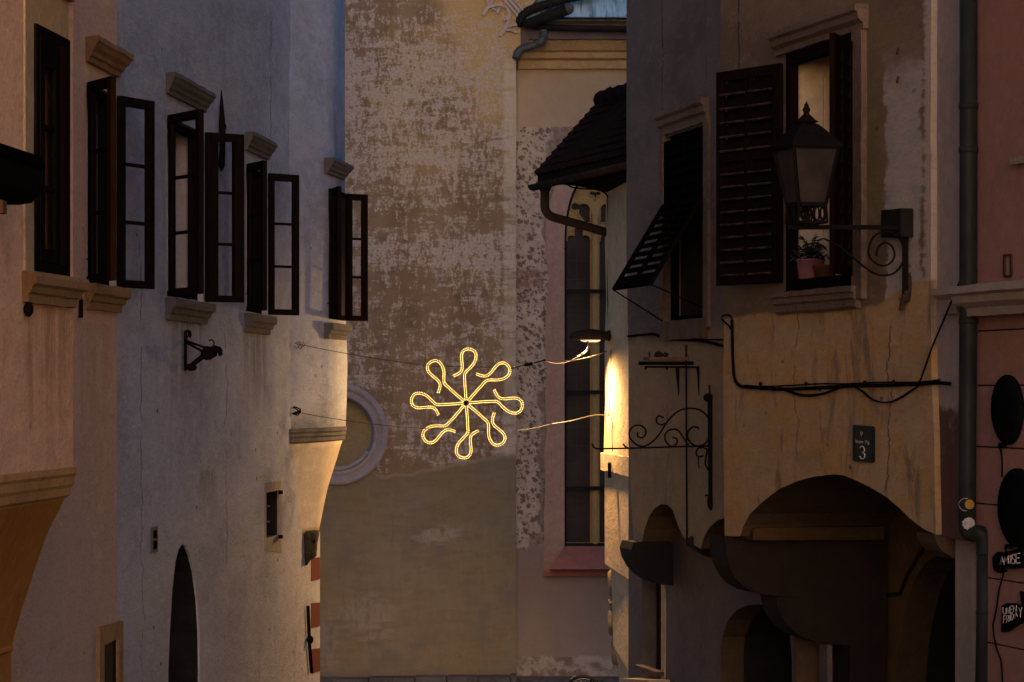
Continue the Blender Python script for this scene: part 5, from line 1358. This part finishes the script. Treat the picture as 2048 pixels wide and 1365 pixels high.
# cables on the ochre house
EC = thing('facade_cables', 'bundle of black cables sagging across the ochre house above the number plate', 'cable', EW.at(1480, 775))
def ecab(pts, r=.010, d=.02): return [EW.at(p.x, p.y, d) for p in spline(pts, 5)], r
mb = MB()
for pts, r in (([(1464, 640), (1465, 700), (1467, 740), (1470, 760), (1480, 772), (1500, 775), (1560, 779), (1640, 776), (1705, 772), (1770, 771), (1838, 768), (1872, 766), (1900, 768)], .016),
               ([(1500, 773), (1530, 774), (1562, 778), (1590, 786), (1612, 790), (1640, 788), (1668, 780), (1690, 773)], .007), ([(1562, 778), (1590, 789), (1615, 793), (1645, 789), (1680, 776)], .006),
               ([(1702, 772), (1720, 780), (1742, 798), (1765, 805), (1790, 802), (1815, 788), (1838, 771)], .007), ([(1702, 771), (1725, 782), (1748, 800), (1775, 805), (1800, 795), (1836, 772)], .005),
               ([(1490, 771), (1540, 773), (1640, 768), (1690, 768), (1760, 765), (1835, 765), (1880, 760)], .007),
               ([(1464, 664), (1456, 650), (1446, 642), (1444, 634), (1452, 630), (1462, 633), (1465, 645)], .007), ([(1446, 640), (1452, 648), (1464, 656)], .005)):
    p_, rr = ecab(pts, r); mb.tube(p_, rr, 'black_paint', 6)
for x, y in ((1521, 768), (1560, 775), (1612, 768), (1681, 772), (1702, 771), (1730, 766), (1787, 765), (1836, 767)): mb.ball(EW.at(x, y, .03), .016, .016, .02, 'black_iron', 6, 5)
mb.build('cable_run', EC)
p0_ = EW.at(1838, 768, .03); p1_ = W(1921, 560, 21.45)
mb = MB(); mb.tube([p0_, p0_.lerp(p1_, .35) + Vector((-.012, 0, 0)), p1_], .008, 'black_paint', 5); mb.build('riser_cable', EC)
# number plate
NP = thing('house_number', 'dark green number plate reading 3 above the wide arch', 'sign', EW.at(1726, 926))
mb = MB()
slab(mb, EW, [(1705, 853), (1708, 850), (1743, 853), (1746, 857), (1746, 923), (1743, 926), (1708, 923), (1705, 920)], .0, .02, 'plate_green'); mb.build('plate', NP)
mb = MB()
o1 = EW.poly([(1707, 855), (1709, 852.5), (1742, 855.5), (1744, 858), (1744, 921), (1742, 923.5), (1709, 920.5), (1707, 918)], .021); i1 = EW.poly([(1709, 857), (1742, 859.5), (1742, 920), (1709, 917)], .021)
plate(mb, EW, o1, [i1], .0185, .0225, 'grey_box'); mb.build('border', NP)
GLY = {'3': [[(.05, .85), (.3, 1), (.7, 1), (.95, .8), (.9, .62), (.55, .52), (.95, .4), (1, .2), (.75, 0), (.3, 0), (.0, .18)]],
 'A': [[(0, 0), (.5, 1), (1, 0)], [(.2, .38), (.8, .38)]], 'M': [[(0, 0), (.1, 1), (.5, .35), (.9, 1), (1, 0)]], 'U': [[(0, 1), (0, .2), (.3, 0), (.7, 0), (1, .2), (1, 1)]],
 'S': [[(.95, .85), (.6, 1), (.2, .92), (.1, .7), (.5, .52), (.9, .35), (.85, .1), (.5, 0), (.05, .12)]], 'E': [[(.95, 1), (0, 1), (0, 0), (1, 0)], [(0, .52), (.8, .52)]],
 'N': [[(0, 0), (0, 1), (1, 0), (1, 1)]], 'C': [[(1, .85), (.6, 1), (.15, .8), (0, .5), (.15, .15), (.6, 0), (1, .15)]], 'Y': [[(0, 1), (.5, .5), (1, 1)], [(.5, .5), (.5, 0)]],
 'F': [[(0, 0), (0, 1), (.95, 1)], [(0, .52), (.75, .52)]], 'R': [[(0, 0), (0, 1), (.7, 1), (.95, .8), (.7, .52), (0, .5)], [(.4, .5), (1, 0)]], 'I': [[(.5, 0), (.5, 1)]], 'D': [[(0, 0), (0, 1), (.6, .95), (1, .55), (.65, .05), (0, 0)]],
 'V': [[(0, 1), (.5, 0), (1, 1)]], 'o': [[(.5, .6), (.1, .5), (.1, .1), (.5, 0), (.9, .1), (.9, .5), (.5, .6)]], 'a': [[(.9, .6), (.9, 0)], [(.9, .5), (.4, .6), (.1, .3), (.4, 0), (.9, .1)]], 'g': [[(.9, .6), (.9, -.3), (.2, -.3)], [(.9, .5), (.4, .6), (.1, .3), (.4, 0), (.9, .1)]], 'n': [[(.1, 0), (.1, .6)], [(.1, .45), (.5, .6), (.9, .45), (.9, 0)]], 'r': [[(.2, 0), (.2, .6)], [(.2, .4), (.8, .6)]]}
def write(mb, wl, text, quads, d, wpx, mat):
    """each glyph in a pixel box (x0,y_base0,x1,y_base1,height)"""
    for ch, (x0, ya, x1, yb, h) in zip(text, quads):
        for stroke in GLY[ch]:
            pts = []
            for gx, gy in stroke: pts.append(wl.at(x0 + (x1 - x0) * gx, ya + (yb - ya) * gx - h * gy, d))
            if ch in '3SCUDoag': pts = spline(pts, 4)
            mb.tube(pts, wpx * pts[0].y / F * .5, mat, 6)
mb = MB(); write(mb, EW, '3', [(1719.5, 917, 1729.5, 918, 24)], .021, 2.6, 'plate_text'); mb.build('numeral', NP)
mb = MB(); write(mb, EW, 'V', [(1721, 873, 1725, 873.5, 10)], .021, 1.2, 'grey_relief')
mb.build('emblem', NP); mb = MB(); write(mb, EW, 'NoanVg', [(1711, 886, 1714, 886.2, 6.5), (1715, 886.2, 1718, 886.5, 6.5), (1719, 886.6, 1722, 886.8, 6.5), (1723, 886.9, 1726, 887.1, 6.5), (1730, 887.4, 1733.5, 887.7, 6.5), (1735, 887.8, 1738, 888, 6.5)], .021, 1.0, 'grey_relief')
mb.build('lettering', NP)

# ------------------------------------------------------------------ right edge: plaster strip, downpipe, pink shop front
fx0, fx1 = PX(1862, 22.25), PX(1935, 21.55)
FW = WL(fx0, 22.25, (fx1 - fx0) / (21.55 - 22.25), -1)
GW_ = WL(PX(1950, 21.25), 21.25, -.25, -1)
HG = thing('pink_house', 'pink house at the right edge with a pale pilaster and cream cornice', 'house', (5, 19, gz(19)))
mb = MB()
o = [(FW.sz(1860, 500)[0], ZL), FW.sz(1860, 700), FW.sz(1869, 900), FW.sz(1872, 1058), FW.sz(1885, 1072), FW.sz(1912, 1080), FW.sz(1945, 1084), (FW.sz(1945, 500)[0], ZL)]
wall_mesh(mb, FW, o, [], .5, 'pilaster_plaster', amp=.008, seed=3); mb.build('pilaster', HG)
mb = MB()
slab(mb, FW, [(1911, 1078), (1942, 1084), (1944, 1110), (1942, 1160), (1944, 1220), (1941, 1260), (1944, 1300), (1943, 1420), (1910, 1420)], -.25, -.05, 'cream_cornice', .006, 4)
slab(mb, FW, [(1940, 1082), (1957, 1084), (1957, 1420), (1940, 1420)], -.30, -.09, 'ochre_band'); mb.build('door_pier', HG)
mb = MB(); moulding(mb, FW, FW.sz(1921, 600)[0], FW.sz(1899, 600)[0], FW.sz(1905, 577)[1], [(-.02, 0), (.10, 0), (.10, -.05), (.06, -.09), (.05, -.2), (-.02, -.2)], 'cream_cornice', 1.0, True, seed=2); mb.build('small_cornice', HG)
mb = MB()
gs0, gs1 = GW_.sY(8.5), GW_.sY(21.3)
zc_ = PZ(632, 20.8)
nb_holes = []
wall_mesh(mb, GW_, [(gs0, zc_), (gs1, zc_), (gs1, ZL), (gs0, ZL)], [], 5, 'pink_wall', amp=.006, seed=8)
mb.build('wall', HG)
mb = MB()   # board front below the cornice, one board per course
ys_ = [700, 771, 852, 897, 1012, 1161, 1294, 1420]
prev = zc_ + .02
for y in [660, 771, 896, 1012, 1161, 1292, 1425]:
    z = GW_.sz(2000, y)[1]
    a_ = [GW_.P(gs0, z + .006, .0), GW_.P(gs1 - .0, z + .006, .0), GW_.P(gs1, prev, .0), GW_.P(gs0, prev, .0)]
    mb.prism([p + GW_.n * -.03 for p in a_], GW_.n * -.2, 'pink_wall'); prev = z - .006
mb.prism([GW_.P(gs0, 1.5, -.045), GW_.P(gs1, 1.5, -.045), GW_.P(gs1, zc_, -.045), GW_.P(gs0, zc_, -.045)], GW_.n * -4.5, 'dark_room')
mb.build('shop_boards', HG)
mb = MB(); moulding(mb, GW_, gs0, GW_.sz(1962, 600)[0] + .0, GW_.sz(1990, 572)[1], [(-.02, .03), (.20, 0), (.205, -.05), (.17, -.07), (.16, -.12), (.11, -.16), (.10, -.22), (-.02, -.22)], 'cream_cornice', 1.0, True, seed=4); mb.build('cornice', HG)
mb = MB(); moulding(mb, GW_, gs0, GW_.sz(2040, 318)[0], GW_.sz(2044, 315)[1], [(-.02, 0), (.06, 0), (.05, -.05), (-.02, -.05)], 'cream_cornice', 1.0, True); mb.build('window_sill', HG)
mb = MB(); oo = GW_.poly([(2006, 509), (2022, 508), (2023, 550), (2019, 556), (2008, 556), (2005, 548)], .012); ii = GW_.poly([(2009, 513), (2019, 512), (2019, 551), (2009, 551)], .012); plate(mb, GW_, oo, [ii], -.01, .012, 'rusty_iron'); mb.build('wall_plate', HG)
# downpipe
DP = thing('downpipe', 'tall dark green downpipe with an offset elbow and stickers at the right', 'pipe', W(1970, 1420, 21.1))
Yp = 21.2; r1 = 18 * Yp / F; r2 = 15.5 * Yp / F
mb = MB(); mb.tube([W(1937, -120, Yp), W(1937, 300, Yp), W(1936, 700, Yp), W(1934, 1000, Yp), W(1934, 1040, Yp)], r1, 'pipe_green', 20)
for y in (211, 298, 640): mb.lathe(W(1937, y, Yp), (0, 0, 1), [(r1 * 1.02, -.03), (r1 * 1.10, -.025), (r1 * 1.10, .012), (r1 * 1.02, .015)], 20, 'pipe_green')
mb.build('upper_pipe', DP)
mb = MB(); mb.tube(spline([W(1934, 1030, Yp), W(1935, 1056, Yp), W(1944, 1066, Yp - .02), W(1960, 1068, Yp - .05), W(1968, 1080, Yp - .05), W(1969, 1110, Yp - .05)], 6), [r1] * 12 + [r2 * 1.1] * 19, 'pipe_green', 18); mb.build('elbow', DP)
mb = MB(); mb.tube([W(1969, 1100, Yp - .05), W(1968, 1250, Yp - .05), W(1965, 1430, Yp - .05)], r2, 'pipe_green', 18)
mb.lathe(W(1968, 1226, Yp - .05), (0, 0, 1), [(r2 * 1.02, -.01), (r2 * 1.1, -.005), (r2 * 1.1, .01), (r2 * 1.02, .012)], 18, 'pipe_green'); mb.build('lower_pipe', DP)
mb = MB(); mb.bar(W(1955, 296, Yp + .05), W(1975, 298, Yp + .1), .03, .03, 'black_iron'); mb.build('pipe_clamp', DP)
mb = MB(); mb.abox(W(1957, 565, Yp + .02) - Vector((0, .05, 0)), W(1977, 520, Yp + .05), 'black_iron'); mb.build('pipe_clamp', DP)
def on_pipe(px, py, rr, n, mat, off, wob=.0, seed=0, r_in=0, a0=0, a1=360):
    mb = MB(); c0 = PX(1934.5, Yp)
    def pt(x, y):
        X = PX(x, Yp); dx = max(-.98, min(.98, (X - c0) / (r1 + off))); return Vector((c0 + (r1 + off) * dx, Yp - (r1 + off) * math.sqrt(1 - dx * dx), PZ(y, Yp)))
    outr = []; inr = []
    for i in range(n + 1):
        a_ = rad(a0 + (a1 - a0) * i / n); w_ = 1 + wob * math.sin(a_ * 11 + seed)
        outr.append(mb.vert(pt(px + rr * w_ * math.cos(a_), py - rr * w_ * math.sin(a_)))); inr.append(mb.vert(pt(px + max(r_in, .05) * math.cos(a_), py - max(r_in, .05) * math.sin(a_))))
    for i in range(n): mb.face((outr[i], outr[i + 1], inr[i + 1], inr[i]), mat)
    return mb
on_pipe(1929, 1009, 13, 20, 'sticker_white', .002, 0, 0, 11.8, 75, 275).build('ring_sticker', None, 'thin pale ring sticker behind the yellow one on the downpipe', 'sticker')
on_pipe(1936.5, 1008.5, 9.5, 32, 'sticker_yellow', .003, .06).build('yellow_sticker', None, 'small round yellow sticker on the dark downpipe', 'sticker')
on_pipe(1935, 1047, 12.5, 40, 'sticker_white', .003, .06, 2).build('white_sticker', None, 'white scalloped sticker below the yellow one on the downpipe', 'sticker')
# black balloon cut-outs and banners on the boards
def balloon(cx, cy, rx, ry, tilt, knot, label, string):
    c_ = GW_.at(cx, cy, .03)
    BT = thing('balloon_cutout', label, 'decoration', c_ + Vector((0, 0, -ry * c_.y / F)), 'black balloons on the pink boards')
    outl = []
    for i in range(48):
        a_ = 2 * math.pi * i / 48; k = 1 - .10 * max(0, -math.sin(a_)) ** 2 * abs(math.cos(a_)) * 1.5
        x = rx * math.cos(a_) * k; y = ry * math.sin(a_)
        outl.append((cx + x * math.cos(tilt) - y * math.sin(tilt) * .4, cy - y - x * math.sin(tilt)))
    mb = MB(); p = GW_.poly(outl, .018)
    mid = GW_.sz(cx, cy, .018); rings = []
    for f, d in ((1, -.02), (1, .0), (.97, .012), (.85, .024), (.6, .034), (.3, .039), (.02, .04)):
        rings.append([mb.vert(GW_.P(mid[0] + (s - mid[0]) * f, mid[1] + (z - mid[1]) * f, d)) for s, z in p])
    for A, B in zip(rings, rings[1:]):
        for i in range(48): mb.face((A[i], A[(i + 1) % 48], B[(i + 1) % 48], B[i]), 'black_paint', True)
    mb.face(rings[-1], 'black_paint'); mb.face(rings[0], 'black_paint'); mb.build('balloon', BT)
    mb = MB(); kx, ky = knot; slab(mb, GW_, [(kx - 2, ky - 5), (kx + 2, ky - 5), (kx + 5, ky + 4), (kx, ky + 2), (kx - 5, ky + 4)], -.02, .02, 'black_paint'); mb.build('knot', BT)
    mb = MB(); mb.tube([GW_.at(p.x, p.y, -.018) for p in spline(string, 5)], .007, 'black_paint', 5); mb.build('string', BT)
balloon(2009, 820, 30, 70, .06, (1999, 891), 'upper black balloon cutout fixed to the pink shop boards', [(1999, 893), (2003, 910), (2004, 930), (2004, 955)])
balloon(2028, 1016, 36, 79, .06, (2012, 1094), 'lower black balloon cutout just above the AMUSE banner', [(2012, 1096), (2009, 1120), (2006, 1150), (1998, 1180), (1994, 1210), (1988, 1240), (1986, 1252), (1988, 1275), (1994, 1300), (2003, 1330), (2005, 1400)])
def banner(pts, tails, label):
    BN = thing('banner', label, 'banner', GW_.at(pts[0][0], pts[0][1], .02))
    mb = MB(); slab(mb, GW_, pts, -.015, .02, 'black_paint'); mb.build('board', BN)
    if tails:
        mb = MB(); slab(mb, GW_, tails, -.025, .008, 'black_paint', .004, 2, .03); mb.build('ribbon_tail', BN)
    return BN
BN1 = banner([(1999, 1108), (2012, 1104), (2026, 1100), (2044, 1093), (2046, 1120), (2060, 1126), (2040, 1136), (2018, 1138), (2003, 1136), (2000, 1122)], [(1992, 1106), (1996, 1104), (2001, 1110), (2003, 1122), (2002, 1136), (2008, 1143), (1996, 1146), (1988, 1142), (1985, 1132), (1984, 1115)], 'black ribbon banner lettered AMUSE on the pink boards')
mb = MB(); write(mb, GW_, 'AMUSE', [(2000, 1129, 2008, 1127, 14), (2008.5, 1130, 2016.5, 1128, 15), (2017.5, 1127, 2022, 1126, 16), (2023.5, 1129, 2030, 1127.5, 19), (2032, 1127, 2040, 1126, 19)], .024, 2.0, 'chalk'); mb.build('lettering', BN1)
BN2 = banner([(2003, 1212), (2012, 1207), (2024, 1207), (2036, 1211), (2048, 1216), (2062, 1222), (2062, 1240), (2042, 1243), (2024, 1254), (2010, 1264), (2002, 1265)], [(2039, 1183), (2046, 1196), (2060, 1206), (2060, 1250), (2048, 1248), (2045, 1236), (2043, 1214)], 'black banner lettered UNENY FRIDAY beside a dark ribbon star')
mb = MB(); write(mb, GW_, 'UNENY', [(2006, 1227, 2012, 1229, 12), (2013.5, 1228, 2018.5, 1227, 12), (2020, 1227, 2025, 1225, 13), (2027, 1224, 2033, 1223, 12), (2038, 1236, 2044, 1235, 20)], .024, 1.6, 'chalk')
write(mb, GW_, 'FRIDA', [(2007, 1247, 2011, 1245, 14), (2013, 1246, 2018, 1244, 13), (2018.5, 1243, 2021, 1242, 12), (2022, 1241, 2027, 1239, 12), (2029, 1237, 2035, 1234, 11)], .024, 1.6, 'chalk'); mb.build('lettering', BN2)

# ------------------------------------------------------------------ bicycle peeking in at the bottom
Yw = 37.6; cxw = PX(1166, Yw); rw = .255
zwt = PZ(1352.5, Yw); zw = max(rw, zwt - rw)
BI = thing('bicycle', 'small black bicycle of which only a tyre top shows at the lower edge', 'bicycle', (cxw, Yw, 0))
mb = MB(); mb.tube([(cxw + (rw - .025) * math.cos(a_), Yw, zw + (rw - .025) * math.sin(a_)) for a_ in [i * 6.2832 / 40 for i in range(40)]], .026, 'rubber', 8, closed=True); WHL = mb.build('front_wheel', BI)
mb = MB(); mb.tube([(cxw + (rw - .05) * math.cos(a_), Yw, zw + (rw - .05) * math.sin(a_)) for a_ in [i * 6.2832 / 40 for i in range(40)]], .012, 'bare_steel', 6, closed=True)
for i in range(18): mb.tube([(cxw, Yw, zw), (cxw + (rw - .05) * math.cos(i * .349), Yw, zw + (rw - .05) * math.sin(i * .349))], .0025, 'bare_steel', 4)
mb.build('rim', WHL)
mb = MB(); mb.tube([(cxw + .85 + (rw - .025) * math.cos(a_), Yw, rw + (rw - .025) * math.sin(a_)) for a_ in [i * 6.2832 / 40 for i in range(40)]], .026, 'rubber', 8, closed=True); mb.build('rear_wheel', BI)
mb = MB(); mb.tube([(cxw, Yw - .05, zw), (cxw + .12, Yw - .05, zw + .2)], .014, 'black_paint', 6); mb.tube([(cxw + .12, Yw, zw + .2), (cxw + .42, Yw, zw + .02), (cxw + .85, Yw, rw)], .016, 'black_paint', 6); mb.build('frame', BI)
mb = MB(); mb.tube([(cxw - .17 + .08 * i / 6, Yw - .03, zw + .19 + .055 * math.sin(i / 6 * 1.4)) for i in range(7)], .008, 'bare_steel', 6); mb.build('mudguard_stay', BI)

# ------------------------------------------------------------------ light
EL, AZ = 9.0, 3.0   # sunset glow from behind the camera, a little to its right
EXPOSURE = 1.12
wd = bpy.data.worlds.new('World'); scene.world = wd; wd.use_nodes = True
nt = wd.node_tree; nt.nodes.clear()
sky = nt.nodes.new('ShaderNodeTexSky'); sky.sky_type = 'NISHITA'; sky.sun_disc = False
sky.sun_elevation = rad(EL); sky.sun_rotation = rad(180 - AZ); sky.air_density = 1.0; sky.dust_density = 0.6; sky.ozone_density = 3.4
bg = nt.nodes.new('ShaderNodeBackground'); bg.inputs['Strength'].default_value = .12
ow = nt.nodes.new('ShaderNodeOutputWorld'); nt.links.new(sky.outputs[0], bg.inputs[0]); nt.links.new(bg.outputs[0], ow.inputs[0])
sd = bpy.data.lights.new('sun', 'SUN'); sd.energy = .62; sd.color = (1, .52, .30); sd.angle = rad(40)
so = bpy.data.objects.new('sun', sd); COL.objects.link(so)
dirn = Vector((math.sin(rad(AZ)) * math.cos(rad(EL)), -math.cos(rad(AZ)) * math.cos(rad(EL)), math.sin(rad(EL))))
so.rotation_euler = dirn.to_track_quat('Z', 'Y').to_euler(); so.location = (0, -5, 15)

# ------------------------------------------------------------------ camera
cd = bpy.data.cameras.new('camera'); cam = bpy.data.objects.new('camera', cd); COL.objects.link(cam)
cd.lens = 100; cd.sensor_width = 36; cd.clip_end = 500; cd.clip_start = .2
cam.location = (0, 0, ZC); cam.rotation_euler = (rad(90), 0, 0)
cd.shift_y = (YH - 682.5) / 2048
scene.camera = cam
scene.render.resolution_x = 1024; scene.render.resolution_y = 682
vs = scene.view_settings; vs.view_transform = 'Standard'; vs.look = 'None'; vs.gamma = 1; vs.exposure = EXPOSURE
scene.cycles.max_bounces = 6; scene.cycles.use_denoising = True
